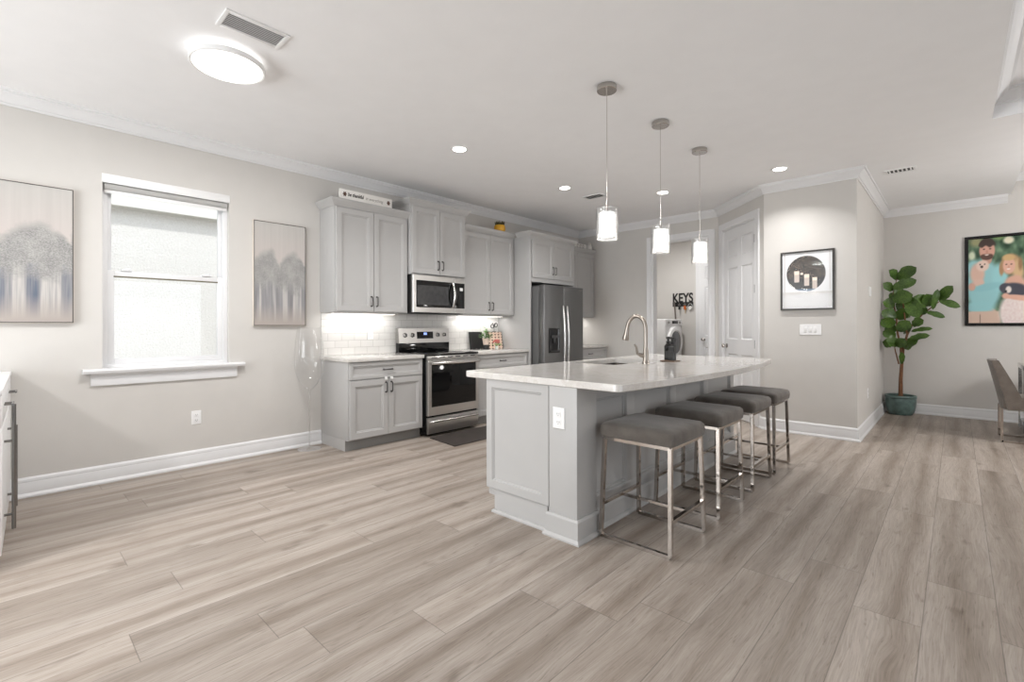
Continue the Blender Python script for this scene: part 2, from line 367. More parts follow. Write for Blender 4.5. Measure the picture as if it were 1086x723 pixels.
def offset(pts, d):
    if not d: return list(pts)
    n = len(pts); out = []
    ar = sum(pts[i][0] * pts[(i + 1) % n][1] - pts[(i + 1) % n][0] * pts[i][1] for i in range(n)); sg = 1 if ar > 0 else -1
    for i in range(n):
        p = Vector(pts[i]); a = (p - Vector(pts[i - 1])).normalized(); b = (Vector(pts[(i + 1) % n]) - p).normalized()
        n0 = Vector((-a.y, a.x)) * sg; n1 = Vector((-b.y, b.x)) * sg; m = n0 + n1; m = m / max(.2, m.dot(n0))
        out.append((p.x + m.x * d, p.y + m.y * d))
    return out
def thing(name, label, cat, loc, rz=0, group=None):
    o = bpy.data.objects.new(name, None); COL.objects.link(o); o.location = loc; o.rotation_euler = (0, 0, rz)
    o.empty_display_size = .1; LOC[o.name] = Vector(loc) if not rz else None
    o['label'] = label; o['category'] = cat
    if group: o['group'] = group
    return o
def tag(o, label, cat, group=None):
    o['label'] = label; o['category'] = cat
    if group: o['group'] = group
    return o
def struct(o): o['kind'] = 'structure'; return o
def copy_tree(root, loc, label, group=None):
    r = root.copy(); COL.objects.link(r); r.location = loc; r['label'] = label
    def rec(src, dst):
        for ch in list(src.children):
            c = ch.copy(); COL.objects.link(c); c.parent = dst; rec(ch, c)
    rec(root, r)
    return r
mX = lambda x: (lambda a, b, w: (x + w, a, b))          # faces +x: a = y, b = z
mXn = lambda x: (lambda a, b, w: (x - w, a, b))         # faces -x
mY = lambda y: (lambda a, b, w: (a, y - w, b))          # faces -y: a = x
def text_mesh(mb, s, size, mp, extrude=.002, shear=0, offs=0, width=None):
    cu = bpy.data.curves.new('t', 'FONT'); cu.body = s; cu.size = size; cu.extrude = extrude; cu.shear = shear; cu.offset = offs
    o = bpy.data.objects.new('t', cu); COL.objects.link(o)
    bpy.context.view_layer.update()
    me = bpy.data.meshes.new_from_object(o.evaluated_get(bpy.context.evaluated_depsgraph_get()))
    xs = [v.co.x for v in me.vertices]; k = (width / (max(xs) - min(xs))) if width else 1; x0 = min(xs)
    vs = [mb.bm.verts.new(mp((v.co.x - x0) * k, v.co.y, v.co.z + extrude)) for v in me.vertices]
    for p in me.polygons: mb.face([vs[i] for i in p.vertices])
    bpy.data.objects.remove(o); bpy.data.curves.remove(cu); bpy.data.meshes.remove(me)

# ------------------------------------------------------------------ room shell
H = 2.882; YK = 6.985; YP = 6.170; XS = 4.127; YD = 8.726; YL = 8.90; RZ = 3.30
D0 = Vector((2.41, YK)); D1 = Vector((3.227, YP)); DD = (D1 - D0).normalized(); DN = Vector((-DD.y, DD.x)) * -1
if DN.y > 0: DN = -DN
def mD(a, b, w): p = D0 + DD * a + DN * w; return (p.x, p.y, b)
m = MB(); m.box(-.15, 9.1, -3.7, 9.1, -.12, 0); struct(m.build('floor', 'floor', smooth=False))
m = MB()   # ceiling with the two raised trays left open
TX, TY = 5.11, 5.44; EX, EY = 5.40, 7.0
for b in ((-.15, TX, -3.7, 9.1), (TX, 9.1, TY, EY), (TX, EX, EY, 9.1), (8.6, 9.1, EY, 9.1), (8.6, 9.1, -3.7, TY), (TX, 8.6, -3.7, -.4)):
    m.box(b[0], b[1], b[2], b[3], H, H + .06)
for b in ((TX - .05, TX, -.4, TY + .05, H + .06, 3.14), (TX, 8.6, TY, TY + .05, H + .06, 3.14), (8.6, 8.65, -.4, TY, H + .06, 3.14), (TX, 8.6, -.45, -.4, H + .06, 3.14),
          (EX - .05, EX, EY - .05, 9.1, H + .06, 3.2), (EX, 8.6, EY - .05, EY, H + .06, 3.2), (8.6, 8.65, EY, 9.1, H + .06, 3.2)): m.box(*b)
m.box(TX, 8.6, -.4, TY, 3.08, 3.14); m.box(EX, 8.6, EY, YD, 3.14, 3.2)
struct(m.build('ceiling', 'ceil', smooth=False))
m = MB(); m.box(-.15, 12.5, -3.9, 9.4, RZ, RZ + .12); struct(m.build('roof', 'roof', smooth=False))  # unseen slab, its overhang past the right wall added to block sun
WY0, WY1, WZ0, WZ1 = .545, 1.435, .892, 2.425
m = MB(); m.box(-.15, 0, -3.7, WY0, 0, RZ); m.box(-.15, 0, WY1, YK + .1, 0, RZ); m.box(-.15, 0, WY0, WY1, 0, WZ0); m.box(-.15, 0, WY0, WY1, WZ1, RZ)
struct(m.build('wall_left', 'wall', smooth=False))
OX0, OX1, OZ = 1.40, 2.275, 2.525
m = MB(); m.box(0, OX0, YK, YK + .12, 0, H); m.box(OX0, OX1, YK, YK + .12, OZ, H); m.box(OX1, 2.41, YK, YK + .12, 0, H)
struct(m.build('wall_back', 'wall', smooth=False))
DL = (D1 - D0).length; S0, S1, DZ = .145, .975, 2.55
def mDb(mb, a0, a1, z0, z1, w0, w1, bev=0):
    def q(a, b, w): return mD(a, b, w)
    mb.loft([[q(a0, z0, w), q(a1, z0, w), q(a1, z1, w), q(a0, z1, w)] for w in (w0, w1)])
m = MB(); mDb(m, 0, S0, 0, H, -.1, 0); mDb(m, S0, S1, DZ, H, -.1, 0); mDb(m, S1, DL, 0, H, -.1, 0)
struct(m.build('wall_corner', 'wall', smooth=False))
m = MB(); m.box(D1.x, XS, YP, YP + .12, 0, H); struct(m.build('wall_right', 'wall', smooth=False))
m = MB(); m.box(XS - .12, XS, YP + .12, YD + .12, 0, H); struct(m.build('wall_side', 'wall', smooth=False))
m = MB(); m.box(XS, 9.1, YD, YD + .12, 0, H + .3); struct(m.build('wall_dining', 'wall', smooth=False))
m = MB(); m.box(.25, .35, YK + .12, YL, 0, H); struct(m.build('wall_laundry_left', 'wall', smooth=False))
m = MB(); m.box(.25, 3.2, YL, YL + .1, 0, H); struct(m.build('wall_laundry_back', 'wall', smooth=False))
m = MB(); m.box(3.1, 3.2, 7.2, YL, 0, H); struct(m.build('wall_laundry_right', 'wall', smooth=False))
m = MB(); m.box(-.15, .8, -3.8, -3.6, 0, RZ); m.box(4.4, 9.1, -3.8, -3.6, 0, RZ); m.box(.8, 4.4, -3.8, -3.6, 2.3, RZ)
struct(m.build('wall_rear', 'wall', smooth=False))
m = MB(); m.box(9.0, 9.12, -3.6, -.5, 0, RZ); m.box(9.0, 9.12, 3.5, 9.1, 0, RZ); m.box(9.0, 9.12, -.5, 3.5, 2.3, RZ)
struct(m.build('wall_far_right', 'wall', smooth=False))

# crown mouldings, baseboards, casings
CROWN = [(0, 0), (0, -.10), (.012, -.10), (.014, -.086), (.024, -.082), (.034, -.062), (.05, -.042), (.066, -.028), (.068, -.016), (.082, -.014), (.084, 0)]
cp = [(0, -3.6), (0, YK), (D0.x, D0.y), (D1.x, D1.y), (XS, YP), (XS, YD), (5.375, YD)]
m = MB(); m.sweep([(o, H + h) for o, h in CROWN], cp); struct(m.build('trim_1', 'trim', sharp=25))
m = MB(); m.sweep([(o, 3.08 + h * 1.0) for o, h in [(a * 1.25, b) for a, b in CROWN]], [(TX, TY), (TX, -.4), (8.6, -.4), (8.6, TY)], closed=True, side=-1); struct(m.build('trim_2', 'trim', sharp=25))
m = MB(); m.sweep([(o, 3.14 + h) for o, h in CROWN], [(EX, YD), (EX, EY), (8.6, EY), (8.6, YD)], closed=True, side=-1); struct(m.build('trim_3', 'trim', sharp=25))
BASE = [(0, 0), (.028, 0), (.028, .012), (.018, .028), (.016, .03), (.016, .1), (.013, .108), (.015, .112), (.013, .128), (.006, .138), (0, .142)]
m = MB(); m.sweep(BASE, [(0, -3.6), (0, 2.297)]); struct(m.build('baseboard_left', 'trim', sharp=25))
m = MB(); q = D0 + DD * 1.075; m.sweep(BASE, [(q.x, q.y), (D1.x, D1.y), (XS, YP), (XS, YD), (9.0, YD)]); struct(m.build('baseboard_right', 'trim', sharp=25))
m = MB(); m.sweep(BASE, [(.62, YK), (1.31, YK)]); struct(m.build('baseboard_back', 'trim', sharp=25))
m = MB(); m.sweep(BASE, [(.35, YL), (1.28, YL)]); struct(m.build('baseboard_laundry', 'trim', sharp=25))
CAS = [(0, 0), (0, .012), (.008, .018), (.03, .014), (.055, .014), (.07, .02), (.088, .02), (.092, .012), (.092, 0)]
m = MB(); m.sweep(CAS, [(OX0, 0), (OX0, OZ), (OX1, OZ), (OX1, 0)], mY(YK), side=-1)
m.box(OX0, OX0 + .015, YK, YK + .12, 0, OZ); m.box(OX1 - .015, OX1, YK, YK + .12, 0, OZ); m.box(OX0, OX1, YK, YK + .12, OZ - .015, OZ)
struct(m.build('trim_4', 'trim', sharp=25))
m = MB(); m.sweep(CAS, [(S0, 0), (S0, DZ), (S1, DZ), (S1, 0)], mD, side=-1)
for a in ((S0, S0 + .012, 0, DZ), (S1 - .012, S1, 0, DZ), (S0, S1, DZ - .012, DZ)): mDb(m, a[0], a[1], a[2], a[3], -.1, 0)
struct(m.build('trim_5', 'trim', sharp=25))

# six panel pantry door on the diagonal wall
d1 = thing('door_1', 'white six panel pantry door on the angled wall', 'door', (0, 0, 0)); d1['kind'] = 'structure'
def six_panel(mp, a0, a1, z1, zs, wfront):
    mb = MB(); t = .035; st = .085; mid = (a0 + a1) / 2; hm = .045
    def slab(x0, x1, y0, y1): mb.loft([[mp(x0, y0, w), mp(x1, y0, w), mp(x1, y1, w), mp(x0, y1, w)] for w in (wfront - t, wfront)])
    slab(a0, a0 + st, .01, z1); slab(a1 - st, a1, .01, z1); slab(mid - hm, mid + hm, .01, z1)
    zz = [.01] + [v for p in zs for v in p] + [z1]
    for x0, x1 in ((a0 + st, mid - hm), (mid + hm, a1 - st)):
        for k in range(0, len(zz), 2): slab(x0, x1, zz[k], zz[k + 1])
        for p in zs: mb.rings(mp, x0, x1, p[0], p[1], [(0, wfront - t), (0, wfront - .001), (.012, wfront - .012), (.022, wfront - .012), (.04, wfront - .004), (.045, wfront - .003)])
    return mb
o = six_panel(mD, S0 + .015, S1 - .015, DZ - .015, [(.2, .85), (1.05, 2.01), (2.15, 2.40)], -.012).build('door_slab', 'trim', d1, sharp=20)
def knob(parent, mp, a, z, w):
    mb = MB()
    def lt(prof, n=20): mb.loft([[mp(a + r * math.cos(t), z + r * math.sin(t), w + h) for t in [2 * PI * i / n for i in range(n)]] for r, h in prof])
    lt([(.03, 0), (.031, .004), (.026, .008), (.012, .012), (.011, .03), (.022, .036), (.029, .046), (.029, .056), (.022, .065), (.008, .068)])
    return mb.build('door_knob', 'nickel', parent)
knob(d1, mD, S0 + .075, .955, -.012)
for z in (.998, 1.68, 2.30):
    mb = MB(); mb.tube([mD(S1 - .008, z - .05, .002), mD(S1 - .008, z + .05, .002)], .012); mDb(mb, S1 - .03, S1 - .004, z - .048, z + .048, -.012, -.009); mb.build('hinge', 'hinge', d1)
# door inside the laundry room
d2 = thing('door_2', 'white door with nickel knob at the back of the laundry', 'door', (0, 0, 0)); d2['kind'] = 'structure'
m = MB(); m.sweep(CAS, [(1.41, 0), (1.41, 2.46), (2.25, 2.46), (2.25, 0)], mY(YL), side=-1); struct(m.build('trim_6', 'trim', sharp=25))
six_panel(mY(YL), 1.412, 2.248, 2.458, [(.2, .84), (1.05, 1.95), (2.09, 2.33)], .01 + .026).build('door_slab', 'trim', d2, sharp=20)
knob(d2, mY(YL), 1.475, .98, .036)

# window
win = thing('window_1', 'white single hung window over the sill', 'window', (0, 0, 0)); win['kind'] = 'structure'
m = MB()
for b in ((WY0, WY0 + .035, WZ0, WZ1), (WY1 - .035, WY1, WZ0, WZ1), (WY0 + .035, WY1 - .035, WZ1 - .04, WZ1), (WY0 + .035, WY1 - .035, WZ0, WZ0 + .03)):
    m.box(-.13, -.05, *b, bev=.002)
m.build('window_frame', 'trim', win)
def sash(x0, x1, z0, z1, rail, nm):
    mb = MB(); y0, y1 = WY0 + .035, WY1 - .035
    mb.box(x0, x1, y0, y0 + rail, z0, z1, .003); mb.box(x0, x1, y1 - rail, y1, z0, z1, .003); mb.box(x0, x1, y0 + rail, y1 - rail, z0, z0 + .045, .003); mb.box(x0, x1, y0 + rail, y1 - rail, z1 - .045, z1, .003)
    so_ = mb.build('sash', 'trim', win)
    mb = MB(); mb.box((x0 + x1) / 2 - .004, (x0 + x1) / 2 + .004, y0 + rail, y1 - rail, z0 + .045, z1 - .045); mb.build('pane', 'pane', so_, smooth=False)
    return so_
sash(-.12, -.095, 1.63, WZ1 - .04, .03, 'up'); lo = sash(-.09, -.06, WZ0 + .03, 1.675, .045, 'lo')
m = MB(); m.box(-.062, -.0585, WY0 + .075, WY1 - .075, 1.622, 1.634); m.build('gasket', 'gasket', lo, smooth=False)
for y in (.70, 1.27):
    mb = MB(); mb.box(-.078, -.045, y - .035, y + .035, 1.675, 1.69, .004); mb.box(-.07, -.052, y - .012, y + .03, 1.69, 1.703, .004); mb.build('sash_lock', 'trim', lo)
m = MB(); m.sweep([(0, 0), (0, .028), (.008, .034), (.06, .034), (.07, .02), (.062, 0)], [(0, .425), (0, 1.552)], lambda a, b, c: (a, b, .862 + c)); m.box(-.06, 0, WY0, WY1, .862, .8955)
m.sweep([(0, 0), (.018, 0), (.022, .02), (.02, .07), (.036, .09), (.036, .098), (0, .098)], [(0, .475), (0, 1.495)], lambda a, b, c: (a, b, .764 + c))
struct(m.build('trim_7', 'trim', sharp=25))
rs = thing('roller_shade', 'rolled up roller shade with white valance at the top of the window', 'window shade', (-.03, .99, 2.31))
m = MB(); m.box(-.045, 0.002, WY0 + .004, WY1 - .004, 2.375, 2.424, .004); m.box(-.004, .004, WY0 - .004, WY1 + .006, 2.36, 2.43, .002); m.build('valance', 'white', rs)
m = MB(); m.lathe([(.027, WY0 + .012), (.027, WY1 - .012)], (-.03, 0, 2.337), 24, ax=1); m.build('fabric_roll', 'shade', rs)
m = MB(); m.box(-.033, -.027, WY0 + .015, WY1 - .015, 2.285, 2.32, .002); m.build('hem_bar', 'white', rs)

# outside the window
m = MB(); m.box(-2.75, -2.6, -3.5, 6.5, -.3, 2.69); struct(m.build('wall_neighbour', 'stucco', smooth=False))
m = MB(); m.box(-2.75, -2.47, -3.6, 6.6, 2.69, 2.72); m.box(-2.49, -2.46, -3.6, 6.6, 2.685, 3.05); m.box(-2.6, -2.58, -3.6, 6.6, 2.665, 2.69)
for k in range(3): m.box(-2.57 + k * .03, -2.563 + k * .03, -3.6, 6.6, 2.684, 2.69)
struct(m.build('roof_eave', 'soffit', smooth=False))
m = MB(); m.box(-12, -.15, -9, 14, -.4, -.25); struct(m.build('ground', 'grass', smooth=False))

# ------------------------------------------------------------------ kitchen run along the left wall
def shaker(mp, a0, a1, b0, b1, t=.02, rail=.058):
    mb = MB(); mb.rings(mp, a0, a1, b0, b1, [(0, 0), (0, t - .003), (.003, t), (rail, t), (rail + .004, t - .007), (rail + .013, t - .007), (rail + .016, t - .014)]); return mb
def pull(mp, a, b, w, vertical=True, L=.1):
    mb = MB(); h = L / 2
    pts = [(-h, 0), (-h, .018), (-h + .008, .027), (h - .008, .027), (h, .018), (h, 0)]
    P_ = [(mp(a, b + s, w + d) if vertical else mp(a + s, b, w + d)) for s, d in pts]
    mb.tube(P_, .0058, 8)
    for s in (-h, h):
        p0 = mp(a, b + s, w) if vertical else mp(a + s, b, w); p1 = mp(a, b + s, w + .005) if vertical else mp(a + s, b, w + .005); mb.tube([p0, p1], .009, 10)
    return mb
def cabinet(label, cat, y0, y1, z0, z1, xd, doors, handle_z, crown=None, drawer=None, toe=False, locks=False, light=None, yend0=True, name='wall_cabinet', handles=None, group=None, crown_path=None):
    t = thing(name, label, cat, (xd / 2, (y0 + y1) / 2, z0), group=group); xf = xd - .02
    m = MB()
    if toe:
        m.box(0.001, xf, y0, y1, .105, z1, .002); m.box(0.001, xf - .055, y0, y1, 0, .105)
    else: m.box(0.001, xf, y0, y1, z0, z1, .002)
    m.build('carcass', 'cab', t)
    if toe:
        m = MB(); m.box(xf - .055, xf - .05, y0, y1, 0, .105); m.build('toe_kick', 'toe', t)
    mp = mX(xf); gap = .005; zt = z1 - .012
    if drawer:
        dz0 = drawer; d = shaker(mp, y0 + .012, y1 - .012, dz0, zt, .02, .032).build('drawer', 'cab', t, sharp=20)
        pull(mp, (y0 + y1) / 2, (dz0 + zt) / 2, .011, False).build('handle', 'pewter', d)
        zt = dz0 - .012
    zb = (.115 if toe else z0 + .012)
    n = doors; wd = (y1 - y0 - .024) / n
    for k in range(n):
        a0 = y0 + .012 + k * wd + gap / 2; a1 = a0 + wd - gap
        d = shaker(mp, a0, a1, zb, zt).build('door', 'cab', t, sharp=20)
        ya = (a1 - .03) if (k % 2 == 0 and n > 1) else a0 + .03
        pull(mp, ya, handle_z, .02).build('handle', 'pewter', d)
        if locks:
            mb = MB(); mb.box(xf + .02, xf + .034, ya - .016, ya + .016, handle_z + .075, handle_z + .105, .006); mb.build('child_lock', 'white', d)
    if crown:
        pr = [(0, 0), (.006, 0), (.008, .012), (.018, .02), (.032, .036), (.042, .05), (.044, .056), (.05, .058), (.05, crown), (0, crown)]
        m = MB(); m.sweep([(o, z1 - .006 + h) for o, h in pr], crown_path or [(.002, y0), (xd - .016, y0), (xd - .016, y1), (.002, y1)], side=1 if False else 1)
        m.build('crown', 'cab', t, sharp=25)
    if light:
        m = MB(); m.box(.12, .16, y0 + .06, y1 - .06, z0 - .012, z0, .002); lb = m.build('light_bar', 'white', t)
        m = MB(); m.box(.125, .155, y0 + .065, y1 - .065, z0 - .014, z0 - .011); m.build('lens', 'tubeglow', lb, smooth=False)
        area('under_cabinet_light', (.14, (y0 + y1) / 2, z0 - .018), (-.25, 0, -1), y1 - y0 - .14, .03, light, (1, .986, .97))
    return t
E_ = lambda y0, y1, xd: [(.002, y0), (xd - .016, y0), (xd - .016, y1), (.002, y1)]
cabinet('two door grey upper cabinet nearest the window, with a script sign on top', 'cabinet', 2.29, 3.165, 1.372, 2.45, .335, 2, 1.49, .075, light=2.0)
cabinet('short two door grey cabinet above the microwave', 'cabinet', 3.17, 3.995, 1.822, 2.61, .385, 2, 1.945, .075)
cabinet('two door grey upper cabinet between microwave and refrigerator', 'cabinet', 4.0, 4.945, 1.372, 2.455, .335, 2, 1.49, .075, light=2.0, crown_path=[(.319, 4.0), (.319, 4.945)])
cabinet('grey upper cabinet in the corner right of the refrigerator', 'cabinet', 5.985, 6.975, 1.372, 2.455, .335, 2, 1.49, .075, light=2.0, crown_path=[(.319, 5.985), (.319, 6.975)])
# tall surround of the fridge with a cabinet on top
t = thing('refrigerator_surround', 'tall grey panels and two door cabinet boxing in the refrigerator', 'cabinet', (.31, 5.46, 0))
for y0, y1 in ((4.948, 4.97), (5.955, 5.98)):
    m = MB(); m.box(.001, .625, y0, y1, 0, 2.46, .002); m.build('side_panel', 'cab', t)
m = MB(); m.box(.001, .605, 4.97, 5.955, 1.84, 2.46, .002); m.box(.605, .625, 4.97, 5.955, 1.84, 1.90); m.box(.605, .625, 4.97, 5.955, 2.42, 2.46); m.build('carcass', 'cab', t)
for k, (a0, a1) in enumerate(((4.985, 5.461), (5.464, 5.94))):
    d = shaker(mX(.605), a0, a1, 1.90, 2.43, .034).build('door', 'cab', t, sharp=20); pull(mX(.605), a1 - .03 if k == 0 else a0 + .03, 2.02, .034).build('handle', 'pewter', d)
m = MB(); m.sweep([(o, 2.455 + h) for o, h in [(0, 0), (.006, 0), (.008, .012), (.018, .02), (.032, .036), (.042, .05), (.044, .056), (.05, .058), (.05, .075), (0, .075)]], [(.39, 4.948), (.625, 4.948), (.625, 5.98), (.39, 5.98)])
m.box(.002, .625, 4.948, 5.98, 2.455, 2.47); m.build('crown', 'cab', t, sharp=25)
cabinet('grey base cabinet with one drawer and two doors, left of the range', 'cabinet', 2.30, 3.187, 0, .875, .588, 2, .60, drawer=.70, toe=True, locks=True, name='base_cabinet')
cabinet('grey base cabinet between the range and the refrigerator', 'cabinet', 3.965, 4.945, 0, .875, .588, 2, .60, drawer=.70, toe=True, name='base_cabinet')
cabinet('grey base cabinet in the corner right of the refrigerator', 'cabinet', 5.985, 6.975, 0, .875, .588, 2, .60, drawer=.70, toe=True, name='base_cabinet')
for y0, y1, lb in ((2.283, 3.19, 'white quartz countertop on the base cabinet left of the range'), (3.962, 4.945, 'white quartz countertop holding the potted herb, right of the range'), (5.985, 6.982, 'short white quartz countertop in the corner right of the refrigerator')):
    m = MB(); m.box(.012, .605, y0, y1, .8755, .914, .004); tag(m.build('countertop', 'quartz', org=(.3, (y0 + y1) / 2, .8755)), lb, 'countertop')
m = MB(); m.box(.0005, .011, 2.30, 4.945, .88, 1.372); struct(m.build('wall_backsplash', 'tile', smooth=False))
m = MB(); m.box(.0005, .011, 3.175, 3.99, 1.372, 1.83); m.box(.0005, .011, 5.985, 6.98, .88, 1.372); struct(m.build('wall_backsplash', 'tile', smooth=False))

# range
R0, R1 = 3.197, 3.957
t = thing('range', 'stainless steel electric range with black oven window between the base cabinets', 'range', (.33, 3.577, 0))
m = MB(); m.box(.03, .615, R0, R1, .02, .895, .003); m.box(.08, .55, R0 + .05, R1 - .05, 0, .02); m.build('body', 'black', t)
m = MB(); m.box(.02, .645, R0 - .003, R1 + .003, .895, .918, .004); m.build('cooktop', 'cooktop', t)
for cx, cy, r in ((.2, 3.38, .075), (.2, 3.77, .09), (.45, 3.38, .1), (.45, 3.77, .075)):
    m = MB(); m.lathe([(r, .9181), (r, .9186), (r - .004, .9186), (r - .004, .9181)], (cx, cy, 0), 40); m.build('burner_ring', 'darkgrey', t)
m = MB(); m.box(.615, .642, R0 + .002, R1 - .002, .845, .893, .003); vt = m.build('vent_trim', 'steel', t)
for k in range(6):
    y = R0 + .06 + k * .115; m = MB(); m.box(.640, .6425, y, y + .075, .872, .882); m.build('vent_slot', 'black', vt, smooth=False)
m = MB(); m.box(.03, .095, R0, R1, .918, 1.03, .004); m.build('backguard_base', 'black', t)
m = MB(); m.loft([[(.03, R0, 1.03), (.1, R0, 1.025), (.085, R0, 1.2), (.03, R0, 1.2)], [(.03, R1, 1.03), (.1, R1, 1.025), (.085, R1, 1.2), (.03, R1, 1.2)]]); bg = m.build('control_panel', 'steel', t)
tilt = lambda z: .1 - (z - 1.025) * .0857
mp_t = lambda a, b, w_: (tilt(b) + w_, a, b)
for y in (R0 + .085, R0 + .19, R1 - .19, R1 - .085):
    m = MB(); m.loft([[mp_t(y + r * math.cos(a), 1.12 + r * math.sin(a), h) for a in [2 * PI * i / 24 for i in range(24)]] for r, h in ((.028, 0), (.028, .006), (.022, .008), (.02, .028), (.016, .031))]); m.build('burner_knob', ['steelh'], bg)
    m = MB(); m.loft([[mp_t(y + a_, 1.12 + b_, h) for a_, b_ in ((-.004, -.02), (.004, -.02), (.004, .02), (-.004, .02))] for h in (.03, .04)]); m.build('knob_grip', 'blackm', bg)
m = MB(); m.rings(mp_t, 3.455, 3.70, 1.075, 1.16, [(0, 0), (.001, .004), (.006, .004)]); sc_ = m.build('display', 'black', bg)
m = MB(); m.rings(mp_t, 3.555, 3.605, 1.12, 1.15, [(0, .0035), (.002, .0048)])
mm = m.build('clock', 'bluescreen', sc_, smooth=False)
m = MB(); m.rings(mX(.615), R0 + .004, R1 - .004, .235, .842, [(0, 0), (0, .035), (.005, .04), (.04, .04)], True); od = m.build('oven_door', 'steel', t, sharp=20)
m = MB(); m.rings(mX(.655), R0 + .05, R1 - .05, .33, .80, [(0, -.002), (0, .0015), (.003, .003)], True); m.build('oven_window', 'ovenglass', od)
m = MB(); m.box(.690, .708, R0 + .02, R1 - .02, .80, .832, .007); m.box(.655, .69, R0 + .03, R0 + .06, .803, .829); m.box(.655, .69, R1 - .06, R1 - .03, .803, .829); m.build('handle', 'steelh', od)
m = MB(); m.box(.615, .652, R0 + .004, R1 - .004, .035, .212, .004); dr = m.build('drawer', 'steel', t)
m = MB(); m.tube([(.652, R0 + .03, .17), (.685, R0 + .05, .175)] + [(.69 + .012 * math.sin(PI * k / 10), R0 + .05 + (R1 - R0 - .1) * k / 10, .175) for k in range(11)] + [(.685, R1 - .05, .175), (.652, R1 - .03, .17)], .013, 10); m.build('handle', 'steelh', dr)

# microwave
t = thing('microwave', 'stainless over the range microwave with black window', 'microwave', (.2, 3.567, 1.376))
m = MB(); m.box(.012, .37, 3.178, 3.962, 1.385, 1.819, .003); m.box(.05, .33, 3.2, 3.94, 1.376, 1.386); m.build('body', 'blackm', t)
m = MB(); m.rings(mX(.37), 3.178, 3.785, 1.385, 1.817, [(0, 0), (0, .03), (.004, .035), (.03, .035)]); dd = m.build('door', 'steel', t, sharp=20)
m = MB(); m.rings(mX(.405), 3.222, 3.782, 1.445, 1.755, [(0, -.002), (0, .001), (.002, .002)]); wd = m.build('window', 'black', dd)
m = MB(); m.rings(mX(.407), 3.235, 3.69, 1.475, 1.70, [(0, -.001), (.002, .0008)]); m.build('window_mesh', 'mesh', wd)
m = MB(); m.rings(mX(.37), 3.787, 3.962, 1.385, 1.817, [(0, 0), (0, .03), (.004, .035), (.03, .035)]); cpn = m.build('control_panel', 'steel', t, sharp=20)
m = MB(); m.rings(mX(.405), 3.79, 3.948, 1.445, 1.755, [(0, -.002), (0, .001), (.002, .002)]); kp = m.build('keypad', 'black', cpn)
m = MB(); m.rings(mX(.407), 3.87, 3.92, 1.66, 1.70, [(0, -.001), (.002, .0008)]); m.build('display', 'white', kp)
m = MB(); m.tube([(.405, 3.752, 1.745)] + [(.42 + .035 * math.sin(PI * k / 12), 3.752, 1.745 - .29 * k / 12) for k in range(13)] + [(.405, 3.752, 1.455)], .014, 12); m.build('handle', 'steelh', dd)

# refrigerator
t = thing('refrigerator', 'grey steel side by side refrigerator with door dispenser', 'refrigerator', (.4, 5.46, 0))
m = MB(); m.box(.03, .735, 5.0, 5.915, .03, 1.77, .004); m.box(.1, .7, 5.03, 5.88, 0, .03); m.build('body', 'fridgeside', t)
for y in (5.02, 5.8):
    m = MB(); m.box(.6, .75, y, y + .1, 1.77, 1.79, .004); m.build('hinge_cover', 'darkgrey', t)
for k, (y0, y1) in enumerate(((5.0, 5.432), (5.437, 5.915))):
    m = MB(); m.box(.742, .83, y0, y1, .06, 1.79, .008, 3); d = m.build('door', 'steelz', t)
    yh = 5.385 if k == 0 else 5.475
    m = MB(); m.tube([(.828, yh, 1.5)] + [(.86 + .03 * math.sin(PI * q / 14), yh, 1.5 - 1.0 * q / 14) for q in range(15)] + [(.828, yh, .5)], .0145, 12); m.build('handle', 'steelh', d)
    if k == 0:
        m = MB(); m.rings(mX(.83), 5.09, 5.335, .86, 1.20, [(0, -.002), (0, .003), (.004, .005), (.018, .005), (.02, .001)]); dp = m.build('dispenser', 'black', d)
        m = MB(); m.box(.832, .845, 5.15, 5.28, 1.06, 1.10, .004); m.box(.832, .85, 5.19, 5.235, .99, 1.06, .006); m.build('lever', 'darkgrey', dp); m = MB(); m.box(.828, .85, 5.13, 5.3, .875, .888, .002); m.build('drip_tray', 'darkgrey', dp)
    else:
        m = MB(); m.box(.829, .8325, 5.80, 5.875, 1.748, 1.76, .001); m.build('badge', 'steelh', d)

# things on the worktop and on top of the cabinets
m = MB(); m.loft([[(.02, 4.36, 1.147), (.05, 4.36, .9142), (.07, 4.36, .9142), (.032, 4.36, 1.15)], [(.02, 4.6, 1.147), (.05, 4.6, .9142), (.07, 4.6, .9142), (.032, 4.6, 1.15)]])
tag(m.build('serving_board', 'blackm', org=(.05, 4.48, .9142)), 'black square board leaning on the tile behind the potted herb', 'board')
t = thing('potted_herb', 'leafy green herb in a blush pot beside the range', 'plant', (.205, 4.51, .9142))
m = MB(); m.lathe([(.0, .975), (.034, .975), (.038, .98), (.05, 1.06), (.05, 1.066), (.043, 1.066), (.043, 1.055), (0, 1.055)], (.205, 4.51, 0), 28, True, True); m.build('pot', 'blush', t)
m = MB()
for k in range(110):
    a = random.random() * 2 * PI; r = random.random() ** .5 * .095; z = 1.05 + random.random() * .17 * (1.15 - r / .12); c = Vector((.205 + r * math.cos(a), 4.51 + r * math.sin(a), z))
    d = Vector((math.cos(a), math.sin(a), random.uniform(-.4, .6))).normalized() * random.uniform(.022, .036); s_ = d.cross(Vector((0, 0, 1))).normalized() * .016
    m.poly([c - d, c + s_, c + d, c - s_])
m.tube([(.205, 4.51, 1.07), (.205, 4.51, 1.16)], .006); m.build('foliage', 'herb', t, recalc=False, smooth=False)
m = MB(); m.lathe([(.045, .9145), (.048, .918), (.042, .965), (.03, .974)], (.205, 4.51, 0), 28); m.build('pot_stand', 'blackm', t)
t = thing('flower_pot', 'tiny pot of pink blooms in front of the potted herb', 'plant', (.30, 4.62, .9142))
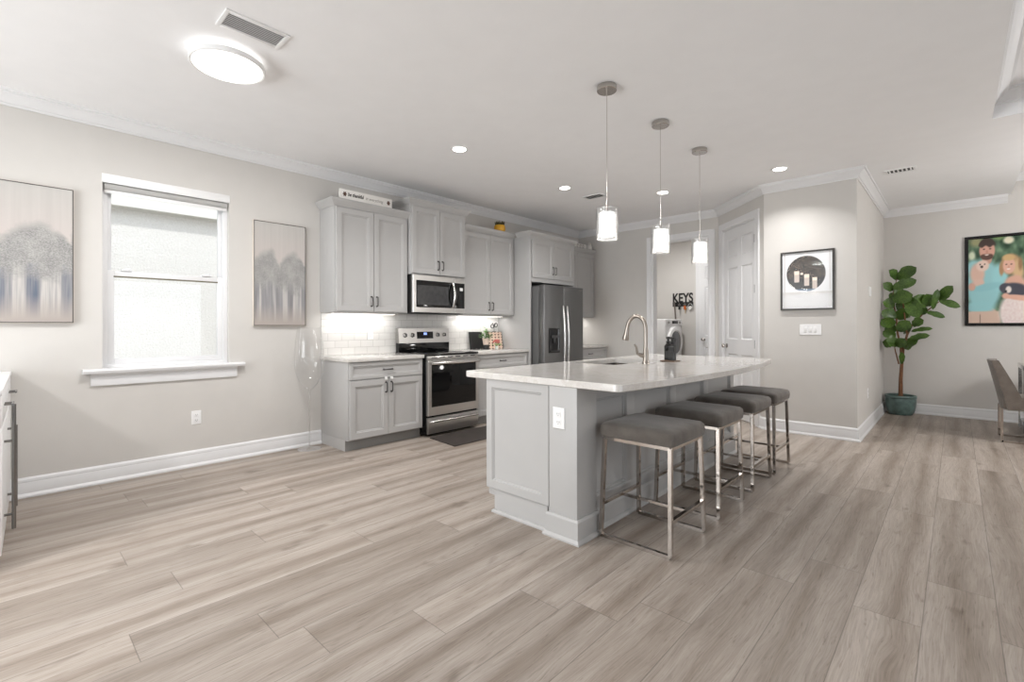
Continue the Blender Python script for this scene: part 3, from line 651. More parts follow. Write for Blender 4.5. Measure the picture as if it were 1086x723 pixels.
m = MB(); m.lathe([(.018, .9142), (.02, .918), (.026, .955), (.026, .958), (.022, .958), (.02, .95)], (.30, 4.62, 0), 20); m.build('pot', 'white', t)
m = MB()
for k in range(16):
    a = k * 2.4; r = .012 + .003 * k * .8; c = Vector((.30 + r * math.cos(a), 4.62 + r * math.sin(a), 1.005 + .028 * math.cos(r * 28) + random.uniform(-.01, .01)))
    m.lathe([(.002, -.012), (.012, -.007), (.015, 0), (.011, .009), (.002, .012)], c, 8)
m.build('bloom', 'pink', t)
m = MB()
for k in range(7):
    a = k * .9; m.tube([(.30, 4.62, .95), (.30 + .03 * math.cos(a), 4.62 + .03 * math.sin(a), .995)], .003, 5)
    c = Vector((.30 + .04 * math.cos(a), 4.62 + .04 * math.sin(a), .98)); m.poly([c, c + Vector((.015, .01, .008)), c + Vector((.03 * math.cos(a), .03 * math.sin(a), -.01)), c + Vector((-.01, -.015, .004))])
m.build('stem', 'herb', t)
t = thing('patterned_board', 'blush patterned board leaning on the tile right of the potted herb', 'board', (.12, 4.80, .9142))
m = MB(); m.loft([[(.10, 4.66, .9145), (.125, 4.66, .9145), (.095, 4.66, 1.145), (.07, 4.66, 1.145)], [(.10, 4.925, .9145), (.125, 4.925, .9145), (.095, 4.925, 1.145), (.07, 4.925, 1.145)]]); m.build('board', 'board', t, smooth=False)
t2 = thing('wire_ornament', 'small black wire leaf ornament standing above the patterned board', 'ornament', (.082, 4.79, 1.1452))
m = MB(); m.box(.07, .094, 4.76, 4.82, 1.1455, 1.152, .002); m.build('foot', 'blackm', t2)
m = MB(); m.tube([(.082, 4.79, 1.15), (.082, 4.79, 1.21)], .003, 6)
for s_ in (-1, 1):
    m.tube([(.082, 4.79 + s_ * .035 + .03 * math.cos(a) * s_, 1.235 + .028 * math.sin(a) + .008 * s_) for a in [k * PI / 7 for k in range(15)]], .006, 6)
    m.tube([(.082, 4.79, 1.21), (.082, 4.79 + s_ * .03, 1.27)], .005, 6)
m.build('wire', 'blackm', t2)
def script_sign():
    t = thing('script_sign', 'long white sign with black script lettering on the upper cabinet nearest the window', 'sign', (.34, 2.64, 2.523))
    m = MB(); m.box(.325, .343, 2.335, 2.945, 2.5235, 2.622, .002); b = m.build('board', 'whitem', t)
    m = MB(); text_mesh(m, 'be thankful', .052, lambda a, b_, c: (.343 + c, 2.425 + a, 2.560 + b_), .0006, .25, .0012, .18); m.build('lettering', 'ink', b, smooth=False)
    m = MB(); text_mesh(m, 'in everything', .045, lambda a, b_, c: (.343 + c, 2.625 + a, 2.558 + b_), .0005, .35, 0, .21); m.build('lettering', 'ink2', b, smooth=False)
    for y in (2.39, 2.90):
        m = MB(); m.loft([[(.343 + w_, y + r * math.cos(a), 2.574 + r * 1.15 * math.sin(a)) for a in [2 * PI * i / 16 for i in range(16)]] for r, w_ in ((.015, -.001), (.015, .0015), (.01, .003))])
        for k in range(6):
            a = k * PI / 3; m.loft([[(.343 + w_, y + .017 * math.cos(a) + .006 * math.cos(q), 2.574 + .02 * math.sin(a) + .006 * math.sin(q)) for q in [2 * PI * i / 8 for i in range(8)]] for w_ in (-.001, .0015)])
        m.build('motif', 'brown', b)
script_sign()
t = thing('yellow_planter', 'little yellow planter of dark sprigs on top of a cabinet', 'planter', (.27, 4.715, 2.524))
m = MB(); m.lathe([(.05, 2.5245), (.07, 2.53), (.08, 2.56), (.078, 2.60), (.07, 2.62), (.06, 2.62), (.058, 2.60)], (.27, 4.715, 0), 28); m.build('pot', 'yellow', t)
m = MB()
for k in range(26):
    a = k * 2.4; r = .065 * (k / 26) ** .5; m.tube([(.27 + r * .8 * math.cos(a), 4.715 + r * .8 * math.sin(a), 2.6), (.27 + r * 1.15 * math.cos(a), 4.715 + r * 1.15 * math.sin(a), 2.66 + .02 * random.random())], [.012, .004], 6)
m.build('sprig', 'dkleaf', t)
t = thing('word_block', 'small white block with dark letters above the corner cabinet', 'sign', (.3, 6.60, 2.524))
m = MB(); m.box(.28, .32, 6.45, 6.755, 2.5245, 2.60, .004); b = m.build('block', 'whitem', t)
m = MB()
for k, y in enumerate((6.50, 6.58, 6.66)): m.tube([(.3215, y + .02 * math.cos(a), 2.562 + .022 * math.sin(a)) for a in [i * 2 * PI / 12 for i in range(10 + k)]], .004, 5)
m.build('lettering', 'brown', b)
t = thing('ceramic_bird', 'small white rounded ornament beside the word block in the corner', 'ornament', (.28, 6.90, 2.524))
m = MB(); m.lathe([(.02, 2.5245), (.045, 2.535), (.055, 2.57), (.045, 2.605), (.02, 2.62)], (.28, 6.90, 0), 20); m.lathe([(.004, 2.6), (.028, 2.612), (.032, 2.635), (.02, 2.655), (.004, 2.66)], (.30, 6.885, 0), 16); m.build('body', 'whitem', t)
m = MB(); m.tube([(.32, 6.87, 2.633), (.345, 6.855, 2.628)], [.008, .001], 8); m.build('beak', 'blush', t)
def outlet(name, label, mp, a, z, kind, cat, parent=None, wdt=.07, ht=.115):
    t = thing(name, label, cat, mp(a, z, 0)) if parent is None else parent
    mb = MB(); mb.rings(mp, a - wdt / 2, a + wdt / 2, z - ht / 2, z + ht / 2, [(0, 0), (0, .003), (.003, .006)])
    pl = mb.build('plate' if parent is None else 'outlet', 'white', t)
    if kind == 'outlet':
        for dz in (-.024, .024):
            mb = MB(); mb.rings(mp, a - .017, a + .017, z + dz - .015, z + dz + .015, [(0, .005), (.001, .008), (.003, .0085)])
            s_ = mb.build('socket', 'white', pl)
            mb = MB()
            for da in (-.007, .007): mb.rings(mp, a + da - .0013, a + da + .0013, z + dz - .002, z + dz + .008, [(0, .008), (0, .0089)])
            mb.rings(mp, a - .002, a + .002, z + dz - .01, z + dz - .006, [(0, .008), (0, .0089)]); mb.build('slot', 'blackm', s_ if parent is None else pl, smooth=False)
    else:
        n = kind
        for k in range(n):
            ca = a + (k - (n - 1) / 2) * .046; mb = MB(); mb.rings(mp, ca - .016, ca + .016, z - .033, z + .033, [(0, .005), (.001, .007), (.004, .009)]); mb.build('rocker', 'white', pl)
    return pl
outlet('wall_outlet', 'white outlet plate low on the wall under the window', mX(0), 1.175, .425, 'outlet', 'outlet', wdt=.075, ht=.12)
outlet('wall_outlet', 'white outlet plate on the tile left of the range', mX(.011), 2.87, 1.135, 'outlet', 'outlet')
outlet('light_switch', 'wide white three gang switch plate under the round candle picture', mY(YP), 3.70, 1.182, 3, 'switch', wdt=.21, ht=.118)
outlet('light_switch', 'small white switch on the narrow side wall above the plant', mX(XS), 7.18, 1.64, 2, 'switch', wdt=.2)
outlet('wall_outlet', 'white outlet plate low on the narrow side wall', mX(XS), 6.96, .43, 'outlet', 'outlet')

# ------------------------------------------------------------------ island
IY0, IY1 = 2.235, 4.86
t = thing('kitchen_island', 'light grey panelled kitchen island body under the quartz top', 'kitchen island', (2.97, 3.55, 0))
m = MB(); m.box(2.60, 3.285, IY0, IY1, .105, .68); m.box(2.60, 3.285, IY0, 3.30, .68, .8725); m.box(2.60, 3.285, 4.05, IY1, .68, .8725); m.box(2.945, 3.285, 3.30, 4.05, .68, .8725); m.box(2.67, 3.285, IY0 + .012, IY1, 0, .105); m.build('carcass', 'cab', t, smooth=False)
m = MB(); m.rings(mY(IY0), 2.597, 3.127, .155, .8725, [(0, 0), (0, .02), (.002, .022), (.052, .022), (.056, .016), (.062, .016), (.066, .01)]); m.build('end_panel', 'cab', t, sharp=20)
m = MB(); m.box(2.665, 3.11, IY0 - .012, IY0 + .02, 0, .15); m.sweep([(0, 0), (.016, 0), (.016, .01), (.008, .02), (0, .02)], [(3.11, IY0 - .012), (2.665, IY0 - .012), (2.665, IY0 + .3)], side=-1); m.build('end_baseboard', 'cab', t)
m = MB(); m.box(3.137, 3.337, 2.205, 2.405, .0, .8725, .003); m.build('corner_post', 'cab', t)
m = MB(); m.sweep([(0, 0), (.03, 0), (.03, .01), (.02, .022), (.016, .024), (.016, .12), (.008, .132), (0, .134)], [(3.137, IY0 + .02), (3.137, 2.205), (3.337, 2.205), (3.337, 2.405)], side=1); m.build('post_baseboard', 'cab', t, sharp=25)
m = MB()
for y0, y1 in ((2.805, 2.905), (3.46, 3.56), (4.11, 4.205), (4.77, IY1)): m.box(3.285, 3.31, y0, y1, .2, .79, .001)
m.box(3.285, 3.31, 2.405, IY1, .79, .8725, .002); m.box(3.285, 3.31, 2.405, IY1, .13, .2, .002)
m.build('seat_side_frame', 'cab', t)
for y0, y1 in ((2.405, 2.805), (2.905, 3.46), (3.56, 4.11), (4.205, 4.77)):
    m = MB(); m.rings(mX(3.285), y0, y1, .2, .79, [(0, 0), (0, .022), (.008, .022), (.014, .012), (.02, .012), (.026, .004)]); m.build('recessed_panel', 'cab', t, sharp=20)
m = MB(); m.sweep([(0, 0), (.028, 0), (.028, .01), (.018, .022), (.014, .024), (.014, .118), (.006, .13), (0, .132)], [(3.31, IY1), (3.31, 2.405)], side=-1); m.build('seat_side_baseboard', 'cab', t, sharp=25)
outlet('outlet', None, mY(2.205), 3.212, .69, 'outlet', None, parent=t, wdt=.085, ht=.122)
# countertop with bowed seating edge and a sink cut-out
edge = []
n = 24
for k in range(n + 1):
    s_ = k / n; y = 2.20 + (4.90 - 2.20) * s_; edge.append((3.61 + .02 * s_ + .118 * (1 - (2 * s_ - 1) ** 2), y))
def rnd(c, p, q, r=.04, k=5):
    c = Vector(c); a = c + (Vector(p) - c).normalized() * r; b = c + (Vector(q) - c).normalized() * r
    return [tuple((1 - s_) ** 2 * a + 2 * s_ * (1 - s_) * c + s_ ** 2 * b) for s_ in [i / k for i in range(k + 1)]]
A, B = (2.39, 2.20), (2.39, 4.93)
out = rnd(A, B, edge[0]) + rnd(edge[0], A, edge[1]) + edge[1:-1] + rnd((3.63, 4.93), edge[-2], B, .05) + rnd(B, edge[-1], A)
SX0, SX1, SY0, SY1 = 2.50, 2.915, 3.33, 4.02
bm = bmesh.new()
def ring3(o_, z): return [bm.verts.new((x, y, z)) for x, y in o_]
hole = rnd((SX0, SY0), (SX0, SY1), (SX1, SY0)) + rnd((SX1, SY0), (SX0, SY0), (SX1, SY1)) + rnd((SX1, SY1), (SX1, SY0), (SX0, SY1)) + rnd((SX0, SY1), (SX1, SY1), (SX0, SY0))
def loop_edges(vs): return [bm.edges.new((vs[i], vs[(i + 1) % len(vs)])) for i in range(len(vs))]
ot1 = ring3(offset(out, .004), .914); ot2 = ring3(out, .91); ob2 = ring3(out, .877); ob1 = ring3(offset(out, .004), .873); ht = ring3(hole, .914); hb = ring3(hole, .873)
for a, b in ((ot1, ot2), (ot2, ob2), (ob2, ob1), (ht, hb)):
    for i in range(len(a)): bm.faces.new([a[i], a[(i + 1) % len(a)], b[(i + 1) % len(a)], b[i]])
def es(vs): return [e for i in range(len(vs)) for e in [bm.edges.get((vs[i], vs[(i + 1) % len(vs)]))]]
bmesh.ops.triangle_fill(bm, edges=es(ot1) + es(ht), use_beauty=True); bmesh.ops.triangle_fill(bm, edges=es(ob1) + es(hb), use_beauty=True)
mb = MB(); mb.bm = bm
ic = tag(mb.build('countertop', 'quartz', org=(3.0, 3.55, .873), sharp=30), 'white quartz island top with a bowed edge over the stools', 'countertop')
t = thing('sink', 'undermount steel sink let into the island top', 'sink', (2.7, 3.67, .69))
m = MB(); so2 = offset(hole, -.012); si = offset(hole, .0); m.loft([[(x, y, .8728) for x, y in so2], [(x, y, .69) for x, y in so2], ], True, False, True)
m.loft([[(x, y, .8728) for x, y in so2], [(x, y, .8728) for x, y in offset(hole, -.002)], [(x, y, .75) for x, y in offset(hole, .004)], [(x, y, .70) for x, y in offset(hole, .03)]], True, False, True); m.build('basin', 'sinksteel', t)
m = MB(); m.lathe([(.045, .7005), (.045, .704), (.03, .703), (.02, .7015)], (2.7, 3.67, 0), 24); m.build('drain', 'chrome', t)
FX, FY = 3.035, 3.60
t = thing('faucet', 'brushed nickel pull down faucet with gooseneck spout at the island sink', 'faucet', (FX, FY, .9142))
m = MB(); m.lathe([(.03, .9142), (.03, .922), (.026, .928), (.023, .95), (.022, 1.02), (.018, 1.04)], (FX, FY, 0), 24); m.build('base', 'faucetm', t)
m = MB(); path = [(FX, FY, 1.03), (FX, FY, 1.17)] + [(FX - .083 + .083 * math.cos(a), FY, 1.20 + .105 * math.sin(a)) for a in [k * PI / 16 for k in range(15)]]
path += [(FX - .166, FY, 1.215), (FX - .17, FY, 1.20)]; m.tube(path, .0165, 14); m.build('spout', 'faucetm', t)
m = MB(); m.tube([(FX - .168, FY, 1.205), (FX - .174, FY, 1.17), (FX - .184, FY, 1.12), (FX - .187, FY, 1.105)], [.018, .021, .029, .026], 16); m.build('spray_head', 'faucetm', t)
m = MB(); m.tube([(FX, FY, .975), (FX - .03, FY - .03, .985), (FX - .048, FY - .048, 1.0), (FX - .055, FY - .055, 1.05), (FX - .066, FY - .066, 1.075)], [.02, .017, .012, .009, .007], 12); m.build('lever', 'faucetm', t)
t = thing('soap_tray', 'dark wooden tray under the black soap bottles on the island', 'tray', (3.05, 3.995, .9142))
m = MB(); m.box(2.995, 3.125, 3.935, 4.065, .9145, .924, .004); m.build('tray_base', 'wood', t)
def bottle(x, y, lb):
    t = thing('soap_bottle', lb, 'bottle', (x, y, .9242), group='black soap bottles on the island tray')
    m = MB(); q = [(x + .0265 * sx * (.8 if k else 1), y + .0265 * sy * (1 if k else .8)) for sx, sy, k in ((-1, -1, 0), (-1, -1, 1), (1, -1, 1), (1, -1, 0), (1, 1, 0), (1, 1, 1), (-1, 1, 1), (-1, 1, 0))]
    m.loft([[(a, b, z) for a, b in offset(q, d)] for d, z in ((.003, .9243), (0, .928), (0, 1.045), (.006, 1.056), (.014, 1.06), (.014, 1.068))]); m.build('body', 'black', t)
    m = MB(); m.lathe([(.014, 1.068), (.015, 1.07), (.017, 1.088), (.009, 1.09), (.009, 1.108), (.017, 1.11), (.018, 1.126), (.008, 1.13)], (x, y, 0), 16); m.tube([(x, y, 1.12), (x + .008, y - .025, 1.121), (x + .011, y - .034, 1.113)], .005, 8); m.build('pump', 'blackm', t)
bottle(3.032, 4.022, 'black soap pump bottle on the wooden tray, the left one and farther back'); bottle(3.088, 3.978, 'black soap pump bottle on the wooden tray, the right one and nearer')

# bar stools
def stool():
    t = thing('bar_stool', 'backless grey bar stool nearest the viewer at the island end', 'stool', (0, 0, 0), group='backless bar stools along the island')
    m = MB(); hx, hy = .226, .228
    def sq(hx, hy, z, r, dome=0):
        l = []
        for cx, cy, a0 in ((1, 1, 0), (-1, 1, PI / 2), (-1, -1, PI), (1, -1, 3 * PI / 2)):
            for k in range(6):
                a = a0 + k * PI / 10; l.append((cx * (hx - r) + r * math.cos(a), cy * (hy - r) + r * math.sin(a), z))
        return l
    m.loft([sq(hx - .02, hy - .02, .58, .02), sq(hx - .004, hy - .004, .583, .03), sq(hx, hy, .592, .034), sq(hx + .003, hy + .003, .62, .036), sq(hx, hy, .645, .036), sq(hx - .012, hy - .012, .658, .034), sq(hx - .05, hy - .05, .667, .03), sq(.09, .09, .672, .03)])
    m.build('seat', 'seat', t, sharp=60)
    T, Bx = .2, .212; ty, by = .2, .226; w_ = .024
    L = lambda sx, sy, z: (sx * (T + (Bx - T) * (1 - z / .575)), sy * (ty + (by - ty) * (1 - z / .575)), z)
    for sy in (-1, 1):
        for sx in (-1, 1):
            m = MB(); m.bar(L(sx, sy, .012), L(sx, sy, .572), w_, .02, (0, 1, 0)); m.build('leg', 'chrome', t)
        m = MB(); m.bar(L(-1, sy, .010), L(1, sy, .010), .02, .02); m.build('floor_rail', 'chrome', t)
    m = MB()
    for sy in (-1, 1): m.bar(L(-1, sy, .57), L(1, sy, .57), .018, .02)
    for sx in (-1, 1): m.bar(L(sx, -1, .57), L(sx, 1, .57), .018, .02)
    m.build('seat_frame', 'chrome', t)
    for sx in (-1, 1):
        m = MB(); m.bar(L(sx, -1, .19), L(sx, 1, .19), .018, .02); m.build('foot_rail', 'chrome', t)
    m = MB(); a, b = L(-1, 0, .19), L(1, 0, .19); m.bar(a, b, .016, .018); m.build('stretcher', 'chrome', t)
    return t
s0 = stool(); s0.location = (3.588, 2.615, 0)
for y, lb in ((3.305, 'second backless grey bar stool from the near end of the island'), (3.985, 'third backless grey bar stool from the near end of the island'), (4.56, 'backless grey bar stool at the far end of the island, nearest the pantry door')):
    copy_tree(s0, (3.588, y, 0), lb)

# ------------------------------------------------------------------ ceiling fixtures
def pendant(x, y, lb):
    t = thing('pendant_light', lb, 'pendant light', (x, y, 1.81), group='crystal pendants over the island')
    m = MB(); m.lathe([(.066, H - .001), (.068, H - .004), (.068, H - .034), (.064, H - .038), (.02, H - .038)], (x, y, 0), 32); m.build('canopy', 'nickel', t)
    m = MB(); m.tube([(x, y, H - .036), (x, y, 2.08)], .0022, 6); m.tube([(x, y, 2.085), (x, y, 2.02)], .007, 10); m.build('cord', 'nickel', t)
    m = MB(); m.lathe([(.074, 1.812), (.076, 1.815), (.076, 2.03), (.074, 2.032), (.070, 2.03), (.070, 1.82)], (x, y, 0), 40, False, False); m.build('glass_shade', 'crystal', t)
    m = MB(); prof = [(.01, 2.005), (.05, 2.005)]
    prof += [(.05 + .005 * abs(math.sin(k * PI / 4)), 2.002 - k * .0039) for k in range(41)] + [(.05, 1.842), (.01, 1.842)]
    m.lathe(prof, (x, y, 0), 64, wob=lambda a, h: 1 + .05 * math.cos(16 * a)); m.build('lamp_core', 'pendglow', t)
    m = MB()
    for row in range(11):
        for k in range(20):
            a = 2 * PI * (k + .5 * (row % 2)) / 20; c = (x + .063 * math.cos(a), y + .063 * math.sin(a), 1.828 + row * .0175)
            m.lathe([(.001, -.0085), (.006, -.005), (.0075, 0), (.006, .005), (.001, .0085)], c, 6)
    m.build('crystal_lining', 'crystal', t, smooth=False)
    m = MB(); m.lathe([(.076, 2.03), (.078, 2.034), (.078, 2.04), (.05, 2.043), (.012, 2.045)], (x, y, 0), 32); m.build('cap', 'glass', t)
for x, y, lb in ((3.13, 2.86, 'crystal cylinder pendant light nearest the viewer'), (3.137, 3.66, 'middle of the three crystal cylinder pendant lights'), (3.137, 4.47, 'farthest crystal cylinder pendant light, by the pantry door')):
    pendant(x, y, lb)
    pl_ = bpy.data.lights.new('pendant_lamp', 'POINT'); pl_.energy = 4; pl_.shadow_soft_size = .05; pl_.color = (1, .95, .88)
    po = bpy.data.objects.new('pendant_lamp', pl_); COL.objects.link(po); po.location = (x, y, 1.775)
for x, y, lb in ((1.495, 2.93, 'recessed ceiling light in front of the microwave'), (1.468, 4.61, 'recessed ceiling light in front of the refrigerator'), (2.233, 5.605, 'recessed ceiling light seen behind the middle pendant'), (3.533, 5.615, 'recessed ceiling light before the wall with the round candle picture')):
    t = thing('recessed_light', lb, 'ceiling light', (x, y, H - .006), group='recessed ceiling lights')
    m = MB(); m.lathe([(.085, H - .0005), (.085, H - .004), (.08, H - .007), (.062, H - .004), (.062, H - .0005)], (x, y, 0), 32); m.build('trim_ring', 'white', t)
    m = MB(); m.lathe([(.061, H - .001), (.061, H - .004), (.03, H - .006), (.002, H - .006)], (x, y, 0), 32); m.build('lens', 'canglow', t)
    area('recessed_lamp', (x, y, H - .012), (0, 0, -1), .11, .11, 12, (1, .986, .97), 'DISK', math.radians(125))
FLX, FLY = 1.62, .955
t = thing('flush_light', 'round white flush mount ceiling light by the vent', 'ceiling light', (FLX, FLY, 2.80))
m = MB(); m.lathe([(.17, H - .0005), (.17, H - .03), (.2, H - .034), (.206, H - .045), (.206, H - .066), (.2, H - .07), (.19, H - .066)], (FLX, FLY, 0), 48); m.build('housing', 'white', t)
m = MB(); m.lathe([(.176, H - .004), (.184, H - .008), (.184, H - .028), (.176, H - .032)], (FLX, FLY, 0), 48, False, False); m.build('backlight_ring', 'ringglow', t)
m = MB(); m.lathe([(.189, H - .06), (.189, H - .068), (.15, H - .076), (.08, H - .08), (.003, H - .082)], (FLX, FLY, 0), 48); m.build('diffuser', 'glow', t)
area('flush_lamp', (FLX, FLY, H - .09), (0, 0, -1),   .36, .36, 38, (1, .986, .97), 'DISK')
def vent(lb, x0, x1, y0, y1, n, along, dark, fr=.022, k_=.75, tl=.35):
    t = thing('air_vent', lb, 'vent', ((x0 + x1) / 2, (y0 + y1) / 2, H - .01)); m = MB()
    for b in ((x0, x1, y0, y0 + fr), (x0, x1, y1 - fr, y1), (x0, x0 + fr, y0 + fr, y1 - fr), (x1 - fr, x1, y0 + fr, y1 - fr)): m.box(*b, H - .01, H - .0005, .002)
    m.build('frame', 'white', t)
    m = MB(); m.box(x0 + fr, x1 - fr, y0 + fr, y1 - fr, H - .002, H - .0008); m.build('duct_shade', dark, t, smooth=False)  # flat tinted sheet, its colour stands for the shade inside the vent
    for k in range(n):
        m = MB(); s_ = (k + .5) / n
        if along == 'y': c = x0 + fr + (x1 - x0 - 2 * fr) * s_; m.bar((c, y0 + fr, H - .006), (c, y1 - fr, H - .006), .0015, (x1 - x0 - 2 * fr) / n * k_, (tl, 0, 1))
        else: c = y0 + fr + (y1 - y0 - 2 * fr) * s_; m.bar((x0 + fr, c, H - .006), (x1 - fr, c, H - .006), .0015, (y1 - y0 - 2 * fr) / n * .38, (0, 0, 1))
        m.build('louver', 'white', t, smooth=False)
vent('long white return air vent beside the flush mount ceiling light', 1.935, 2.12, .80, 1.13, 9, 'y', 'steelz')
vent('small ceiling vent behind the nearest pendant light', 1.38, 1.66, 5.08, 5.25, 6, 'y', 'darkgrey', .012)
vent('small ceiling vent with dark slots near the dining corner', 4.33, 4.59, 6.45, 6.63, 6, 'y', 'blackm', .025, .42, 0)

# ------------------------------------------------------------------ wall art
def painting(lb, y0, y1, z0, z1, mt, fr):
    t = thing('framed_painting', lb, 'painting', (0, (y0 + y1) / 2, z0)); mp = mX(0)
    m = MB(); m.rings(mp, y0, y1, z0, z1, [(0, .001), (0, .034), (.001, .035), (.006, .035), (.007, .034), (.007, .02)]); m.build('frame', fr, t, smooth=False)
    m = MB(); m.rings(mp, y0 + .003, y1 - .003, z0 + .003, z1 - .003, [(0, .025), (0, .0352), (.001, .0365), (.005, .0365), (.006, .025)]); m.build('liner', 'frame_grey', t, smooth=False)
    m = MB(); m.box(.022, .033, y0 + .009, y1 - .009, z0 + .009, z1 - .009); m.build('canvas', mt, t, smooth=False)
painting('large foggy forest painting with blue streaks, left of the window', -.32, .378, 1.25, 2.255, 'p1', 'frame_light')
painting('foggy forest painting in beige, between window and upper cabinet', 1.632, 2.13, 1.23, 2.24, 'p2', 'frame_light')
def soft(e0, e1, x):
    x = max(0, min(1, (x - e0) / (e1 - e0))); return x * x * (3 - 2 * x)
def print_mesh(name, parent, mp, a0, a1, b0, b1, w_, fn, nu, nv):
    m = MB(); V = m.grid(lambda u, v: mp(a0 + (a1 - a0) * u, b0 + (b1 - b0) * v, w_), nu, nv)
    o = m.build(name, 'print', parent, smooth=False); me = o.data
    ca = me.color_attributes.new('Col', 'FLOAT_COLOR', 'POINT'); k = 0
    for j in range(nv + 1):
        for i in range(nu + 1):
            ca.data[k].color = lin(fn(i / nu, j / nv)); k += 1
    return o
t = thing('candle_print', 'dark framed print with a round picture of candles over the switch plate', 'picture', (3.67, YP, 1.40))
m = MB(); m.rings(mY(YP), 3.408, 3.93, 1.402, 2.065, [(0, .001), (0, .026), (.002, .028), (.016, .028), (.018, .026), (.018, .012)]); m.build('frame', 'frame_dark', t)
def candle_art(u, v):
    x, y = u, 1 - v      # y measured down
    base = (214, 214, 215) if y > .74 else (228, 229, 231)
    if .7 < y < .745: base = (204, 202, 200)
    if .045 < u < .055 or .945 < u < .955: base = (196, 192, 190)
    dx, dy = (x - .48) / .385, (y - .38) / .315; r = math.hypot(dx, dy)
    if r < 1.03:
        q = noise.noise(Vector((u * 60, v * 60, 1))); c = (24 + 26 * q, 22 + 24 * q, 22 + 22 * q)
        if y < .45 and q > .3: c = (150, 130, 112)
        for cx, y0, y1, hw in ((.30, .33, .53, .05), (.50, .39, .60, .05), (.66, .45, .66, .045), (.40, .36, .40, .03)):
            if abs(x - cx) < hw and y0 < y < y1: c = (246, 226, 208) if y < y0 + .06 else (200, 186, 176)
        if y > .655: c = (98, 118, 138)
        k = soft(1.03, .98, r); return tuple(base[i] * (1 - k) + c[i] * k for i in range(3))
    return base
print_mesh('print', t, mY(YP), 3.425, 3.913, 1.419, 2.048, .014, candle_art, 130, 160)
m = MB(); m.rings(mY(YP), 3.425, 3.913, 1.419, 2.048, [(0, .017), (0, .019)]); m.build('glazing', 'picglass', t, smooth=False)
t = thing('portrait', 'black framed outdoor photograph of a couple holding two dogs', 'picture', (5.5, YD, 1.22))
PX0, PX1, PZ0, PZ1 = 4.975, 5.975, 1.222, 2.39
m = MB(); m.rings(mY(YD), PX0, PX1, PZ0, PZ1, [(0, .001), (0, .03), (.003, .033), (.03, .033), (.034, .03), (.034, .01)]); m.build('frame', 'black', t)
def couple(u, v):
    cx = 115 + u * (.928 / .001296); cy = 665 - v * 553      # crop pixel frame
    n1 = noise.noise(Vector((cx / 60, cy / 60, 4))); n2 = noise.noise(Vector((cx / 25, cy / 30, 9)))
    c = [70 + 62 * n1 + 34 * n2, 98 + 62 * n1 + 34 * n2, 74 + 56 * n1 + 28 * n2]
    def over(col, a):
        a = max(0, min(1, a))
        for i in range(3): c[i] = c[i] * (1 - a) + col[i] * a
    def ell(x, y, rx, ry, col, s_=.18, rot=0):
        dx, dy = cx - x, cy - y
        if rot: dx, dy = dx * math.cos(rot) + dy * math.sin(rot), -dx * math.sin(rot) + dy * math.cos(rot)
        over(col, soft(1 + s_, 1 - s_, math.hypot(dx / rx, dy / ry)))
    ell(400, 135, 36, 24, (226, 220, 196), .4); ell(140, 220, 26, 30, (206, 214, 186), .5); ell(170, 130, 45, 30, (150, 150, 110), .6); ell(330, 110, 40, 20, (120, 150, 96), .6)
    # man: jumper, trousers, arms
    if cy > 560: ell(225, 660, 118, 110, (206, 176, 158), .08)
    ell(225, 420, 125, 175, (146, 196, 200)); ell(190, 560, 105, 40, (146, 198, 202), .3); ell(340, 370, 55, 90, (150, 202, 206), .3); ell(150, 300, 50, 50, (146, 196, 200), .3)
    if cy > 585: over((208, 180, 162), soft(580, 596, cy) * soft(340, 325, cx))
    over((120, 96, 86), soft(6, 2, abs(cx - 198)) * soft(600, 620, cy))
    ell(250, 250, 34, 34, (196, 150, 132)); ell(250, 192, 56, 62, (206, 158, 140), .12)
    over((62, 46, 40), soft(1.12, .95, math.hypot((cx - 250) / 60, (cy - 165) / 52)) * soft(172, 158, cy + 6 * math.sin(cx / 9)))
    over((92, 64, 54), soft(1.1, .85, math.hypot((cx - 248) / 46, (cy - 230) / 24)) * soft(208, 222, cy))
    ell(248, 220, 14, 3.5, (236, 220, 212), .4); ell(228, 182, 8, 4, (70, 50, 44), .5); ell(272, 182, 8, 4, (70, 50, 44), .5); ell(249, 200, 8, 10, (190, 136, 120), .5)
    # cream dog in his arms
    ell(180, 340, 52, 68, (214, 178, 160), .25); ell(190, 400, 40, 26, (216, 182, 166), .3); ell(218, 290, 46, 36, (224, 198, 184), .2); ell(212, 296, 10, 8, (60, 46, 42), .4); ell(200, 280, 5, 5, (60, 46, 42), .4); ell(232, 280, 5, 5, (60, 46, 42), .4)
    ell(250, 430, 110, 24, (138, 190, 196), .3, -.15); ell(140, 425, 26, 26, (206, 160, 142), .3)
    # woman: hair, face, dress, arm
    ell(414, 290, 70, 66, (178, 142, 104), .2); ell(462, 330, 36, 66, (206, 174, 132), .35, -.2); ell(350, 318, 16, 42, (170, 132, 96), .35); ell(478, 290, 14, 40, (150, 116, 82), .5)
    ell(440, 420, 70, 60, (212, 166, 146), .2); ell(402, 298, 42, 52, (218, 172, 152), .15); ell(400, 246, 44, 20, (204, 170, 120), .3)
    ell(398, 320, 12, 4, (240, 226, 220), .4); ell(384, 290, 6, 4, (76, 56, 48), .5); ell(418, 290, 6, 4, (76, 56, 48), .5); ell(400, 306, 6, 8, (204, 152, 134), .5)
    q = .5 + .5 * noise.noise(Vector((cx / 16, cy / 16, 2))); ell(455, 600, 122, 130, (238 - 18 * q, 228 - 30 * q, 224 - 30 * q), .15)
    ell(560, 420, 60, 140, (216, 186, 170), .3)
    # dark and white dog, forearm over it
    ell(440, 455, 92, 44, (66, 66, 78), .2, .1); ell(375, 440, 40, 30, (70, 68, 78), .2); ell(398, 452, 20, 22, (224, 214, 208), .3); ell(380, 462, 8, 7, (36, 32, 34), .4)
